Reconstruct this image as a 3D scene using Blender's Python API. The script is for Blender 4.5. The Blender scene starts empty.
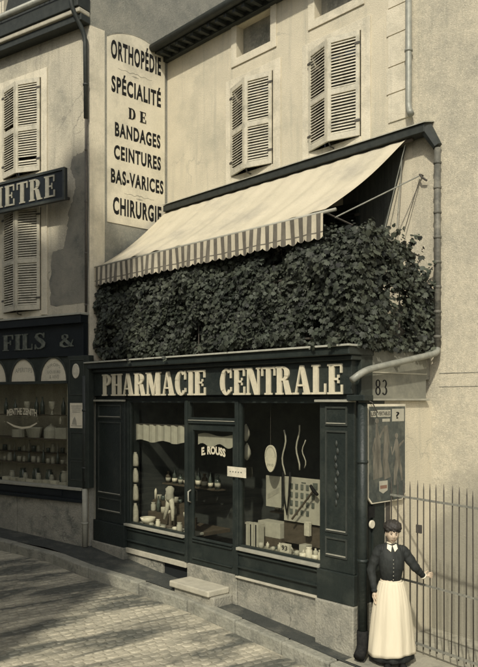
import bpy, bmesh, math, random
import numpy as np
from mathutils import Vector, Matrix
random.seed(7); rng = np.random.default_rng(7)
S = bpy.context.scene; COL = S.collection
R = math.radians

# ------------------------------------------------------------------ camera
FPX, HY, CX, CAMH = 740.0, 400.0, 239.0, 3.03      # focal length / horizon in photo pixels, eye height (m)
TH = math.atan(689/740)
cam = bpy.data.cameras.new('camera'); camo = bpy.data.objects.new('camera', cam); COL.objects.link(camo)
cam.sensor_fit = 'HORIZONTAL'; cam.sensor_width = 36; cam.lens = 36*FPX/478
cam.shift_y = (HY-333.5)/478
cam.clip_end = 500; cam.clip_start = 0.1
camo.location = (0, 0, CAMH); camo.rotation_euler = (R(90), 0, R(90)-TH)
S.camera = camo
FWD = Vector((-math.cos(TH), math.sin(TH), 0)); RGT = Vector((math.sin(TH), math.cos(TH), 0)); CAM = Vector((0, 0, CAMH))

# ------------------------------------------------------------------ light
SUNV = Vector((0.50, -0.75, 0.80)).normalized()      # towards the sun
elev = math.asin(SUNV.z); azi = math.atan2(SUNV.x, SUNV.y)
w = bpy.data.worlds.new('World'); S.world = w; w.use_nodes = True
nt = w.node_tree; nt.nodes.clear()
sky = nt.nodes.new('ShaderNodeTexSky'); sky.sky_type = 'NISHITA'; sky.sun_disc = False
sky.sun_elevation = elev; sky.sun_rotation = azi; sky.dust_density = 3.0; sky.air_density = 1.0
hs = nt.nodes.new('ShaderNodeHueSaturation'); hs.inputs['Saturation'].default_value = 0.28
bg = nt.nodes.new('ShaderNodeBackground'); bg.inputs[1].default_value = 0.13
wo = nt.nodes.new('ShaderNodeOutputWorld')
nt.links.new(sky.outputs[0], hs.inputs['Color']); nt.links.new(hs.outputs[0], bg.inputs[0]); nt.links.new(bg.outputs[0], wo.inputs[0])
sun = bpy.data.lights.new('sun', 'SUN'); sun.energy = 3.5; sun.angle = R(1.5); sun.color = (1.0, 0.935, 0.80)
suno = bpy.data.objects.new('sun', sun); COL.objects.link(suno)
suno.rotation_euler = SUNV.to_track_quat('Z', 'Y').to_euler()
S.view_settings.view_transform = 'Standard'; S.view_settings.look = 'None'
S.view_settings.exposure = 0.0; S.view_settings.gamma = 1.0; S.view_settings.use_curve_mapping = False
S.render.engine = 'CYCLES'
try: S.cycles.transparent_max_bounces = 16
except Exception: pass

# ------------------------------------------------------------------ materials
def srgb(*c): return tuple(c)+(1,)
def mat(name, c1, c2=None, scale=3.0, rough=0.8, bump=0.0, bscale=40.0, detail=6, c3=None, s3=0.6, spec=0.3, island=0.0, stretch=(1,1,1), metal=0.0, streak=None, grain=0.0, crack=None):
    """procedural material: two-tone noise, optional blotches c3 (wear/dirt) and a noise bump"""
    m = bpy.data.materials.new(name); m.use_nodes = True; n = m.node_tree; b = n.nodes['Principled BSDF']
    b.inputs['Roughness'].default_value = rough; b.inputs['Specular IOR Level'].default_value = spec; b.inputs['Metallic'].default_value = metal
    tc = n.nodes.new('ShaderNodeNewGeometry'); mp = n.nodes.new('ShaderNodeMapping'); mp.inputs['Scale'].default_value = stretch
    n.links.new(tc.outputs['Position'], mp.inputs[0])
    c2 = c2 or tuple(x*0.85 for x in c1)
    no = n.nodes.new('ShaderNodeTexNoise'); no.inputs['Scale'].default_value = scale; no.inputs['Detail'].default_value = detail; no.inputs['Roughness'].default_value = .65
    n.links.new(mp.outputs[0], no.inputs['Vector'])
    rp = n.nodes.new('ShaderNodeMapRange'); rp.inputs[1].default_value = .32; rp.inputs[2].default_value = .68
    n.links.new(no.outputs['Fac'], rp.inputs[0])
    mx = n.nodes.new('ShaderNodeMix'); mx.data_type = 'RGBA'; mx.inputs['A'].default_value = srgb(*c1); mx.inputs['B'].default_value = srgb(*c2)
    n.links.new(rp.outputs[0], mx.inputs['Factor']); out = mx.outputs['Result']
    if c3:
        n3 = n.nodes.new('ShaderNodeTexNoise'); n3.inputs['Scale'].default_value = s3; n3.inputs['Detail'].default_value = 8; n3.inputs['Roughness'].default_value = .7
        n.links.new(mp.outputs[0], n3.inputs['Vector'])
        r3 = n.nodes.new('ShaderNodeMapRange'); r3.inputs[1].default_value = .5; r3.inputs[2].default_value = .68
        n.links.new(n3.outputs['Fac'], r3.inputs[0])
        m3 = n.nodes.new('ShaderNodeMix'); m3.data_type = 'RGBA'; m3.inputs['B'].default_value = srgb(*c3)
        n.links.new(r3.outputs[0], m3.inputs['Factor']); n.links.new(out, m3.inputs['A']); out = m3.outputs['Result']
    def noise_mask(vec_scale, sc, lo, hi, det=6):
        mq = n.nodes.new('ShaderNodeMapping'); mq.inputs['Scale'].default_value = vec_scale; n.links.new(tc.outputs['Position'], mq.inputs[0])
        nq = n.nodes.new('ShaderNodeTexNoise'); nq.inputs['Scale'].default_value = sc; nq.inputs['Detail'].default_value = det; nq.inputs['Roughness'].default_value = .65; n.links.new(mq.outputs[0], nq.inputs['Vector'])
        rq = n.nodes.new('ShaderNodeMapRange'); rq.inputs[1].default_value = lo; rq.inputs[2].default_value = hi; n.links.new(nq.outputs['Fac'], rq.inputs[0]); return rq.outputs[0]
    def lay(fac, col, base, amt=1.0):
        mm = n.nodes.new('ShaderNodeMath'); mm.operation = 'MULTIPLY'; mm.inputs[1].default_value = amt; n.links.new(fac, mm.inputs[0])
        mxx = n.nodes.new('ShaderNodeMix'); mxx.data_type = 'RGBA'; mxx.inputs['B'].default_value = srgb(*col); n.links.new(mm.outputs[0], mxx.inputs['Factor']); n.links.new(base, mxx.inputs['A']); return mxx.outputs['Result']
    if streak:   # rain streaks running down the face
        out = lay(noise_mask((5,5,.35), 1.6, .52, .74), streak, out, .75)
    if grain:    # coarse sandy grain of old render
        out = lay(noise_mask((1,1,1), 55, .5, .72, 3), tuple(x*.45 for x in c1), out, grain)
        out = lay(noise_mask((1,1,1), 38, .52, .74, 3), tuple(min(.8,x*1.3) for x in c1), out, grain)
    if crack:
        vo = n.nodes.new('ShaderNodeTexVoronoi'); vo.feature = 'DISTANCE_TO_EDGE'; vo.inputs['Scale'].default_value = .8
        ds = n.nodes.new('ShaderNodeTexNoise'); ds.inputs['Scale'].default_value = 2.5; ds.inputs['Detail'].default_value = 6; n.links.new(tc.outputs['Position'], ds.inputs['Vector'])
        av = n.nodes.new('ShaderNodeVectorMath'); av.operation = 'MULTIPLY_ADD'; av.inputs[1].default_value = (.8,.8,.8); n.links.new(ds.outputs['Color'], av.inputs[0]); n.links.new(tc.outputs['Position'], av.inputs[2]); n.links.new(av.outputs[0], vo.inputs['Vector'])
        rc_ = n.nodes.new('ShaderNodeMapRange'); rc_.inputs[1].default_value = .012; rc_.inputs[2].default_value = .002; n.links.new(vo.outputs['Distance'], rc_.inputs[0])
        gate = noise_mask((1,1,1), .9, .52, .6, 2); mu = n.nodes.new('ShaderNodeMath'); mu.operation = 'MULTIPLY'; n.links.new(rc_.outputs[0], mu.inputs[0]); n.links.new(gate, mu.inputs[1])
        out = lay(mu.outputs[0], crack, out, .6)
    if island:
        gi = n.nodes.new('ShaderNodeNewGeometry'); mr = n.nodes.new('ShaderNodeMapRange'); mr.inputs[3].default_value = 1-island; mr.inputs[4].default_value = 1+island
        n.links.new(gi.outputs['Random Per Island'], mr.inputs[0])
        hv = n.nodes.new('ShaderNodeHueSaturation'); n.links.new(mr.outputs[0], hv.inputs['Value']); n.links.new(out, hv.inputs['Color']); out = hv.outputs[0]
    n.links.new(out, b.inputs['Base Color'])
    if bump:
        nb = n.nodes.new('ShaderNodeTexNoise'); nb.inputs['Scale'].default_value = bscale; nb.inputs['Detail'].default_value = 5
        n.links.new(mp.outputs[0], nb.inputs['Vector'])
        bp = n.nodes.new('ShaderNodeBump'); bp.inputs['Strength'].default_value = bump; bp.inputs['Distance'].default_value = .02
        n.links.new(nb.outputs['Fac'], bp.inputs['Height']); n.links.new(bp.outputs[0], b.inputs['Normal'])
    return m
M = {}
M['plaster'] = mat('plaster', (.60,.54,.40), (.50,.455,.34), 1.6, .9, .35, 60, c3=(.40,.375,.285), s3=.7, streak=(.38,.36,.28), grain=.22, crack=(.34,.32,.25))
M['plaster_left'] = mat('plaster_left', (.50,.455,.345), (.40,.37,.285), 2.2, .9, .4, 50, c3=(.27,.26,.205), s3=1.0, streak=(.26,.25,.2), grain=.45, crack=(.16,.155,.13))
M['roughcast'] = mat('roughcast', (.56,.505,.375), (.43,.395,.30), 14, .95, .45, 85, c3=(.34,.32,.25), s3=.9, streak=(.33,.315,.245), grain=.5)
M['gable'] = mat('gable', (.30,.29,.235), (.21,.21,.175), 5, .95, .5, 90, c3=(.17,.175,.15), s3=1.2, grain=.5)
M['limestone'] = mat('limestone', (.66,.60,.46), (.54,.495,.375), 4, .85, .3, 50, c3=(.42,.39,.30), s3=1.7, streak=(.4,.375,.29), grain=.25)
M['shutter'] = mat('shutter_paint', (.56,.52,.40), (.46,.43,.335), 8, .6, .2, 80, c3=(.30,.285,.22), s3=5, grain=.3)
M['sign_white'] = mat('sign_white', (.66,.605,.46), (.57,.525,.40), 3, .8, .15, 60, c3=(.46,.43,.33), s3=1.5, grain=.25)
M['letter_black'] = mat('letter_black', (.010,.010,.010), (.022,.022,.02), 25, .8, spec=.1)
M['letter_cream'] = mat('letter_cream', (.62,.565,.41), (.50,.46,.335), 14, .55)
M['letter_grey'] = mat('letter_grey', (.17,.18,.145), (.05,.06,.05), 12, .6)
M['letter_mid'] = mat('letter_mid', (.36,.34,.26), (.26,.25,.2), 12, .6)
M['shop'] = mat('shop_paint', (.021,.027,.023), (.013,.018,.016), 5, .5, .25, 30, c3=(.034,.040,.033), s3=2.2, spec=.35)
M['shop_line'] = mat('shop_highlight_moulding', (.050,.056,.047), (.030,.034,.029), 9, .45, spec=.4)
M['ledge'] = mat('ledge_paint', (.34,.33,.26), (.25,.245,.20), 8, .5)
M['navy'] = mat('navy_paint', (.010,.014,.016), (.006,.009,.011), 5, .45, .1, 30, spec=.4)
M['green_old'] = mat('old_green_paint', (.036,.043,.035), (.022,.027,.023), 7, .5, .1, 30)
M['stone'] = mat('plinth_stone', (.32,.305,.24), (.20,.195,.16), 5, .9, .6, 35, c3=(.11,.115,.095), s3=2.6, grain=.5, crack=(.07,.07,.06))
M['stone_light'] = mat('stone_light', (.46,.43,.33), (.34,.32,.25), 6, .9, .3, 40)
M['pave'] = mat('pavement', (.060,.064,.055), (.038,.042,.037), 5, .85, .7, 60, c3=(.12,.118,.095), s3=2.2, grain=.5)
M['kerb'] = mat('kerb_stone', (.30,.29,.23), (.20,.20,.16), 5, .85, .8, 22, c3=(.12,.12,.10), s3=3.5, grain=.4)
M['roof'] = mat('roof_slate', (.030,.034,.031), (.02,.023,.021), 12, .8, .5, 25)
M['gutter'] = mat('dark_zinc', (.022,.026,.023), (.038,.042,.036), 10, .55, .1, 30)
M['pipe_grey'] = mat('weathered_pipe', (.13,.125,.10), (.07,.07,.058), 9, .6, .3, 30, c3=(.20,.19,.15), s3=4)
M['zinc'] = mat('pale_zinc', (.30,.30,.25), (.20,.205,.175), 9, .5, .1, 30, metal=.2)
M['lead'] = mat('lead_flashing', (.42,.42,.34), (.3,.3,.25), 9, .5)
M['canvas'] = mat('awning_canvas', (.53,.475,.35), (.47,.425,.31), 2.2, .9, .15, 90, c3=(.36,.33,.255), s3=1.0, grain=.2)
M['stripe'] = mat('stripe_canvas', (.10,.09,.07), (.15,.135,.105), 10, .9)
M['leaf'] = mat('creeper_leaf', (.019,.024,.017), (.048,.053,.037), 1.6, .6, 0, island=.8, spec=.25)
M['stem'] = mat('creeper_stem', (.04,.037,.028), None, 8, .9)
M['dark'] = mat('dark_interior', (.012,.015,.015), None, 4, .9)
M['dim'] = mat('dim_interior', (.05,.055,.048), (.025,.028,.026), 2.2, .9)
M['pale'] = mat('pale_goods', (.60,.56,.43), (.38,.36,.28), 18, .7)
M['card'] = mat('card', (.42,.40,.31), (.33,.315,.25), 9, .8)
M['iron'] = mat('wrought_iron', (.085,.075,.06), (.05,.047,.04), 20, .6, .1, 80)
M['rust'] = mat('pale_iron', (.24,.235,.19), (.14,.14,.115), 25, .6, .1, 80)
M['skin'] = mat('skin', (.52,.42,.30), (.42,.33,.235), 30, .55)
M['hair'] = mat('hair', (.025,.023,.02), (.045,.04,.033), 60, .5, .4, 120, stretch=(1,1,.3))
M['cloth'] = mat('black_cloth', (.013,.015,.014), (.030,.033,.029), 9, .75, .9, 16, stretch=(1,1,.55))
M['apron'] = mat('apron_linen', (.64,.575,.425), (.58,.52,.38), 5, .9, .5, 7, stretch=(1.6,1.6,.35))
M['white'] = mat('white_collar', (.75,.69,.52), None, 10, .8)
M['lips'] = mat('lips', (.22,.13,.09), None, 10, .6)
M['porcelain'] = mat('porcelain', (.72,.67,.52), None, 10, .3)
M['poster_dark'] = mat('poster_dark', (.075,.085,.075), (.04,.047,.043), 14, .4, c3=(.12,.125,.1), s3=6)
M['poster_mid'] = mat('poster_mid', (.20,.185,.145), (.07,.068,.055), 16, .4, stretch=(1,1,.25))
M['wood'] = mat('wood', (.10,.08,.055), (.06,.05,.035), 9, .6)
M['bottle'] = mat('bottle_glass', (.10,.12,.10), (.05,.06,.05), 9, .15, spec=.6)

def glass_mat(k=1.0):
    m = bpy.data.materials.new('window_glass'); m.use_nodes = True; n = m.node_tree; n.nodes.clear()
    o = n.nodes.new('ShaderNodeOutputMaterial'); mx = n.nodes.new('ShaderNodeMixShader')
    t = n.nodes.new('ShaderNodeBsdfTransparent'); t.inputs[0].default_value = (.88,.89,.85,1)
    g = n.nodes.new('ShaderNodeBsdfGlossy'); g.inputs['Roughness'].default_value = .02; g.inputs[0].default_value = (.9*k,.92*k,.88*k,1)
    ge = n.nodes.new('ShaderNodeNewGeometry'); dt = n.nodes.new('ShaderNodeVectorMath'); dt.operation = 'DOT_PRODUCT'
    n.links.new(ge.outputs['Incoming'], dt.inputs[0]); n.links.new(ge.outputs['Normal'], dt.inputs[1])
    ab = n.nodes.new('ShaderNodeMath'); ab.operation = 'ABSOLUTE'; n.links.new(dt.outputs['Value'], ab.inputs[0])
    om = n.nodes.new('ShaderNodeMath'); om.operation = 'SUBTRACT'; om.inputs[0].default_value = 1; n.links.new(ab.outputs[0], om.inputs[1])
    pw_ = n.nodes.new('ShaderNodeMath'); pw_.operation = 'POWER'; pw_.inputs[1].default_value = 5; n.links.new(om.outputs[0], pw_.inputs[0])
    f = n.nodes.new('ShaderNodeMath'); f.operation = 'MULTIPLY_ADD'; f.inputs[1].default_value = .92; f.inputs[2].default_value = .085; n.links.new(pw_.outputs[0], f.inputs[0])
    no = n.nodes.new('ShaderNodeTexNoise'); no.inputs['Scale'].default_value = 1.3
    bp = n.nodes.new('ShaderNodeBump'); bp.inputs['Strength'].default_value = .04; bp.inputs['Distance'].default_value = .1
    n.links.new(no.outputs['Fac'], bp.inputs['Height']); n.links.new(bp.outputs[0], g.inputs['Normal'])
    n.links.new(f.outputs[0], mx.inputs[0]); n.links.new(t.outputs[0], mx.inputs[1]); n.links.new(g.outputs[0], mx.inputs[2]); n.links.new(mx.outputs[0], o.inputs[0])
    return m
M['glass'] = glass_mat(); M['glass_dim'] = glass_mat(.4)

def road_mat(name, stone):
    m = bpy.data.materials.new(name); m.use_nodes = True; n = m.node_tree; b = n.nodes['Principled BSDF']; b.inputs['Roughness'].default_value = .62; b.inputs['Specular IOR Level'].default_value = .4
    L = n.links.new; g = n.nodes.new('ShaderNodeNewGeometry')
    def noise(rot, sc, s_, det, lo, hi, dist=0):
        mp = n.nodes.new('ShaderNodeMapping'); mp.inputs['Rotation'].default_value = (0,0,R(rot)); mp.inputs['Scale'].default_value = sc; L(g.outputs['Position'], mp.inputs[0])
        d = n.nodes.new('ShaderNodeTexNoise'); d.inputs['Scale'].default_value = s_; d.inputs['Detail'].default_value = det; d.inputs['Roughness'].default_value = .6; d.inputs['Distortion'].default_value = dist; L(mp.outputs[0], d.inputs['Vector'])
        r_ = n.nodes.new('ShaderNodeMapRange'); r_.inputs[1].default_value = lo; r_.inputs[2].default_value = hi; L(d.outputs['Fac'], r_.inputs[0]); return r_.outputs[0], d.outputs['Fac']
    pale_drift, _ = noise(-52, (1.5,.34,0), 1.6, 7, .42, .60, .7)       # paler tone in long drifts
    fine, ff = noise(0, (1,1,1), 34, 5, .35, .65)
    st = n.nodes.new('ShaderNodeMix'); st.data_type='RGBA'; st.inputs['A'].default_value=(.085,.088,.072,1); st.inputs['B'].default_value=(.145,.142,.113,1)
    if stone: L(g.outputs['Random Per Island'], st.inputs['Factor'])
    else: st.inputs['Factor'].default_value = .25
    fm = n.nodes.new('ShaderNodeMath'); fm.operation='MULTIPLY_ADD'; fm.inputs[1].default_value=.35; L(fine, fm.inputs[0]); fm.inputs[2].default_value=.68
    f2 = n.nodes.new('ShaderNodeMath'); f2.operation='MULTIPLY'; L(fm.outputs[0], f2.inputs[0]); L(pale_drift, f2.inputs[1])
    fx = n.nodes.new('ShaderNodeMix'); fx.data_type='RGBA'; L(f2.outputs[0], fx.inputs['Factor']); L(st.outputs['Result'], fx.inputs['A']); fx.inputs['B'].default_value=(.47,.43,.32,1)
    L(fx.outputs['Result'], b.inputs['Base Color'])
    bp = n.nodes.new('ShaderNodeBump'); bp.inputs['Strength'].default_value=.5; bp.inputs['Distance'].default_value=.01; L(ff, bp.inputs['Height']); L(bp.outputs[0], b.inputs['Normal'])
    return m
M['setts'] = road_mat('granite_setts', True)
M['road'] = road_mat('road_sheet', False)

# ------------------------------------------------------------------ helpers
class Frame:
    """a vertical working plane: u to the right along it, v out of it towards the street, z up"""
    def __init__(s, o, e):
        s.o = Vector((o[0], o[1], 0)); s.e = Vector((e[0], e[1], 0)).normalized(); s.n = Vector((s.e.y, -s.e.x, 0))
    def __call__(s, u, v, z): p = s.o + s.e*u + s.n*v; return Vector((p.x, p.y, z))
    def at(s, px, py, v=0):
        """photo measurement -> (u, z) on this plane moved out by v"""
        d = FWD + RGT*((px-CX)/FPX) + Vector((0,0,(HY-py)/FPX))
        q = s.o + s.n*v; k = (q-CAM).dot(s.n)/d.dot(s.n); p = CAM + d*k
        return (p-s.o).dot(s.e), p.z
Y0, YB, XL, XR = 7.03, 8.60, -11.25, -5.47
SF = Frame((0, Y0), (1, 0))            # pharmacy shopfront
BF = Frame((0, YB), (1, 0))            # upper facade behind the terrace
SD = Frame((XR, Y0), (0, 1))           # side return of the shop (u = depth, v = +x)
GB = Frame((XL, 6.90), (0, 1))         # gable of the left house
a_ = R(13.7)
LF = Frame((XL, 6.90), (math.cos(a_), math.sin(a_)))     # left house facade, u negative to the left
FD = Frame((-4.78, 7.55), (math.cos(R(-5)), math.sin(R(-5))))   # yard fence
GX = [-60,-16,-13.5,-11.2,-5.47,-4,0,20,60]; GZ = [1.0,.68,.62,.48,0,-.07,-.25,-1.1,-2.6]
def gz(x): return float(np.interp(x, GX, GZ))

class MB:
    def __init__(s): s.v=[]; s.f=[]; s.mi=[]
    def face(s, pts, m=0):
        k=len(s.v); s.v += [Vector(p) for p in pts]; s.f.append(tuple(range(k,k+len(pts)))); s.mi.append(m); return s
    def hexa(s, p, m=0):      # 8 points: bottom 0-3, top 4-7
        k=len(s.v); s.v += [Vector(q) for q in p]
        for f in ((3,2,1,0),(4,5,6,7),(0,1,5,4),(1,2,6,5),(2,3,7,6),(3,0,4,7)): s.f.append(tuple(k+i for i in f)); s.mi.append(m)
        return s
    def box(s, F, u0,u1,v0,v1,z0,z1,m=0):
        return s.hexa([F(u0,v1,z0),F(u1,v1,z0),F(u1,v0,z0),F(u0,v0,z0),F(u0,v1,z1),F(u1,v1,z1),F(u1,v0,z1),F(u0,v0,z1)],m)
    def prism(s, F, poly, v0, v1, m=0):   # poly: (u,z) list
        k=len(s.v); n=len(poly)
        ar=sum(poly[i][0]*poly[(i+1)%n][1]-poly[(i+1)%n][0]*poly[i][1] for i in range(n))
        if ar<0: poly=poly[::-1]
        s.v += [F(u,v1,z) for u,z in poly]+[F(u,v0,z) for u,z in poly]
        s.f.append(tuple(range(k,k+n))); s.f.append(tuple(range(k+2*n-1,k+n-1,-1))); s.mi += [m,m]
        for i in range(n): j=(i+1)%n; s.f.append((k+i,k+n+i,k+n+j,k+j)); s.mi.append(m)
        return s
    def tube(s, pts, r, n=8, m=0, cap=True):
        pts=[Vector(p) for p in pts]; rs = r if isinstance(r,(list,tuple)) else [r]*len(pts); k=len(s.v); up=None
        for i,p in enumerate(pts):
            t=(pts[min(i+1,len(pts)-1)]-pts[max(i-1,0)]).normalized()
            if up is None: up = t.orthogonal().normalized()
            a=(up-t*up.dot(t)).normalized(); up=a; b=t.cross(a)
            for j in range(n): an=2*math.pi*j/n; s.v.append(p+(a*math.cos(an)+b*math.sin(an))*rs[i])
        for i in range(len(pts)-1):
            for j in range(n): q=k+i*n; s.f.append((q+j,q+(j+1)%n,q+n+(j+1)%n,q+n+j)); s.mi.append(m)
        if cap: s.f.append(tuple(range(k+n-1,k-1,-1))); s.f.append(tuple(range(k+(len(pts)-1)*n,k+len(pts)*n))); s.mi += [m,m]
        return s
    def lathe(s, c, prof, n=14, m=0, sx=1, sy=1):   # prof: (r,z)
        c=Vector(c); k=len(s.v)
        for r,z in prof:
            for j in range(n): an=2*math.pi*j/n; s.v.append(c+Vector((r*sx*math.cos(an),r*sy*math.sin(an),z)))
        for i in range(len(prof)-1):
            for j in range(n): q=k+i*n; s.f.append((q+j,q+(j+1)%n,q+n+(j+1)%n,q+n+j)); s.mi.append(m)
        s.f.append(tuple(range(k+n-1,k-1,-1))); s.f.append(tuple(range(k+(len(prof)-1)*n,k+len(prof)*n))); s.mi += [m,m]
        return s
    def build(s, name, m, parent=None, bevel=0, smooth=False, mats=None):
        me=bpy.data.meshes.new(name); off = WORLDLOC.get(parent.name, Vector()) if parent else Vector()
        me.from_pydata([tuple(p-off) for p in s.v],[],s.f); me.materials.append(m)
        for x in mats or []: me.materials.append(x)
        me.polygons.foreach_set('material_index', s.mi)
        if smooth:
            me.polygons.foreach_set('use_smooth',[True]*len(me.polygons))
        me.update(); o=bpy.data.objects.new(name,me); COL.objects.link(o)
        if parent: o.parent=parent
        WORLDLOC[o.name]=off
        if bevel:
            b=o.modifiers.new('bevel','BEVEL'); b.width=bevel; b.segments=2; b.limit_method='ANGLE'
        return o
WORLDLOC={}
def thing(name,label,cat,loc=(0,0,0),group=None):
    o=bpy.data.objects.new(name,None); COL.objects.link(o); o.location=loc; o.empty_display_size=.2
    o['label']=label; o['category']=cat; WORLDLOC[o.name]=Vector(loc)
    if group: o['group']=group
    return o
def tag(o,label,cat,group=None):
    o['label']=label; o['category']=cat
    if group: o['group']=group
    return o
def struct(o): o['kind']='structure'; return o
def tree_copy(root, M4, label=None):
    """copy a thing, its parts and sub-parts, moved by a world matrix"""
    r=root.copy(); COL.objects.link(r); r.matrix_basis = M4 @ root.matrix_basis
    if label: r['label']=label
    def rec(a,b):
        for ch in [c for c in bpy.data.objects if c.parent==a]:
            c=ch.copy(); COL.objects.link(c); c.parent=b; rec(ch,c)
    rec(root,r); return r

def wall_holes(mb,F,u0,u1,z0,z1,holes,depth=.22,m=0,top=True):
    us=sorted({u0,u1,*[h[0] for h in holes],*[h[1] for h in holes]}); zs=sorted({z0,z1,*[h[2] for h in holes],*[h[3] for h in holes]})
    for i in range(len(us)-1):
        for j in range(len(zs)-1):
            cu,cz=(us[i]+us[i+1])/2,(zs[j]+zs[j+1])/2
            if any(h[0]<cu<h[1] and h[2]<cz<h[3] for h in holes): continue
            mb.face([F(us[i],0,zs[j]),F(us[i+1],0,zs[j]),F(us[i+1],0,zs[j+1]),F(us[i],0,zs[j+1])],m)
    for a,b,c,d in holes:
        mb.face([F(a,0,c),F(a,0,d),F(a,-depth,d),F(a,-depth,c)],m); mb.face([F(b,0,c),F(b,-depth,c),F(b,-depth,d),F(b,0,d)],m)
        mb.face([F(a,0,d),F(b,0,d),F(b,-depth,d),F(a,-depth,d)],m); mb.face([F(a,0,c),F(a,-depth,c),F(b,-depth,c),F(b,0,c)],m)
    # closing sides and back
    t=.45
    mb.face([F(u0,0,z0),F(u0,0,z1),F(u0,-t,z1),F(u0,-t,z0)],m); mb.face([F(u1,0,z0),F(u1,-t,z0),F(u1,-t,z1),F(u1,0,z1)],m)
    mb.face([F(u0,0,z1),F(u1,0,z1),F(u1,-t,z1),F(u0,-t,z1)],m); mb.face([F(u0,-t,z0),F(u0,-t,z1),F(u1,-t,z1),F(u1,-t,z0)],m)
    return mb

# ---- fat-faced serif letters (unit height), built from staggered flat pieces
def ribbon(pts, ws):
    out=[]; L=[];Rr=[]
    for i,p in enumerate(pts):
        a=Vector(pts[max(i-1,0)]); b=Vector(pts[min(i+1,len(pts)-1)]); t=(b-a).normalized(); n=Vector((-t.y,t.x)); q=Vector(p)
        L.append(q+n*ws[i]/2); Rr.append(q-n*ws[i]/2)
    for i in range(len(pts)-1): out.append([tuple(L[i]),tuple(Rr[i]),tuple(Rr[i+1]),tuple(L[i+1])])
    return out
def ring(cx,cy,rx,ry,a0,a1,W,t,n=16):
    out=[]; P=[]
    for i in range(n+1):
        a=R(a0+(a1-a0)*i/n); c,s_=math.cos(a),math.sin(a)
        P.append(((cx+rx*c,cy+ry*s_),(cx+(rx-W)*c,cy+(ry-t)*s_)))
    for i in range(n): out.append([P[i][0],P[i+1][0],P[i+1][1],P[i][1]])
    return out
def rc(a,b,c,d): return [(a,b),(c,b),(c,d),(a,d)]
W_,T_,SH,OV=.21,.075,.065,.065
def stem(x,w=W_,z0=0,z1=1): return [rc(x,z0,x+w,z1), rc(x-OV,z0,x+w+OV,z0+SH), rc(x-OV,z1-SH,x+w+OV,z1)]
def glyph(c):
    s=.07
    if c=='I': return stem(s), .35
    if c=='H': return stem(s)+stem(.5)+[rc(s+W_,.46,.5,.54)], .78
    if c=='P': return stem(s)+ring(s+W_+.06,.735,.30,.265,90,-90,.2,T_)+[rc(s+W_,1-T_,s+W_+.06,1),rc(s+W_,.47,s+W_+.06,.47+T_)], .66
    if c=='R': return stem(s)+ring(s+W_+.05,.745,.30,.255,90,-90,.2,T_)+[rc(s+W_,1-T_,s+W_+.05,1),rc(s+W_,.49,s+W_+.05,.49+T_)]+[[(.36,.52),(.56,.50),(.72,0),(.49,0)], rc(.72,0,.79,.06)], .80
    if c=='D': return stem(s)+ring(s+W_+.05,.5,.36,.5,90,-90,.2,T_,20)+[rc(s+W_,1-T_,s+W_+.05,1),rc(s+W_,0,s+W_+.05,T_)], .72
    if c=='E': return stem(s)+[rc(s+W_,1-T_,.60,1),rc(.54,.70,.60,1-T_),rc(s+W_,.46,.48,.54),rc(.43,.36,.48,.64),rc(s+W_,0,.62,T_),rc(.56,T_,.62,.31)], .67
    if c=='F': return stem(s)+[rc(s+W_,1-T_,.60,1),rc(.54,.70,.60,1-T_),rc(s+W_,.46,.48,.54),rc(.43,.36,.48,.64)], .64
    if c=='L': return stem(s)+[rc(s+W_,0,.60,T_),rc(.54,T_,.60,.36)], .64
    if c=='T': return [rc(.23,0,.44,1),rc(.16,0,.51,SH),rc(0,1-T_,.67,1),rc(0,.68,.06,1-T_),rc(.61,.68,.67,1-T_)], .67
    if c=='N': return [rc(.05,0,.12,1),rc(0,0,.19,SH),rc(-.02,1-SH,.2,1),[(.05,1),(.28,1),(.66,0),(.44,0)],rc(.59,0,.66,1),rc(.52,1-SH,.73,1)], .75
    if c=='M': return [rc(.05,0,.12,1),rc(0,0,.19,SH),[(.05,1),(.28,1),(.52,.1),(.40,0)],[(.44,0),(.50,0),(.72,1),(.64,1)],rc(.64,0,.86,1),rc(.58,0,.93,SH),rc(-.02,1-SH,.12,1),rc(.86,1-SH,.93,1)], .96
    if c=='A': return [[(.30,1),(.46,1),(.74,0),(.50,0)],[(.30,1),(.36,1),(.14,0),(.07,0)],rc(0,0,.22,SH),rc(.43,0,.80,SH),rc(.18,.28,.56,.35)], .80
    if c=='C': return ring(.36,.5,.35,.51,48,318,.22,T_,28)+[rc(.56,.64,.62,1.0),rc(.58,.14,.63,.3)], .70
    if c=='S':
        P=[(.50,.80),(.44,.92),(.30,.965),(.15,.90),(.12,.77),(.20,.64),(.38,.50),(.50,.35),(.48,.16),(.35,.05),(.20,.04),(.10,.13),(.06,.24)]
        return ribbon(P,[.05,.07,.08,.12,.18,.21,.23,.21,.16,.10,.08,.07,.05])+[rc(.48,.70,.54,1),rc(.03,0,.09,.3)], .62
    if c=='&':
        P=[(.78,.55),(.68,.22),(.50,.05),(.28,.03),(.10,.14),(.10,.34),(.28,.54),(.46,.72),(.44,.90),(.30,.97),(.18,.88),(.20,.70),(.45,.38),(.68,.08),(.82,.04)]
        return ribbon(P,[.05,.06,.07,.12,.18,.18,.10,.10,.12,.07,.12,.16,.20,.16,.07]), .88
    if c=='È': g,w=glyph('E'); return g+[[(.18,1.22),(.30,1.22),(.42,1.07),(.36,1.07)]], w
    return [], .35
def serif_text(mb,F,txt,u0,u1,z0,z1,v,th=.02,sp=.05,m=0):
    wt=sum(glyph(c)[1] for c in txt)+sp*(len(txt)-1); k=(u1-u0)/wt; h=z1-z0; x=0; q=0
    for c in txt:
        g,wd=glyph(c)
        for p in g:
            mb.prism(F,[(u0+(x+a)*k,z0+b*h) for a,b in p],v,v+th+.0007*(q%9),m); q+=1
        x+=wd+sp
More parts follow.
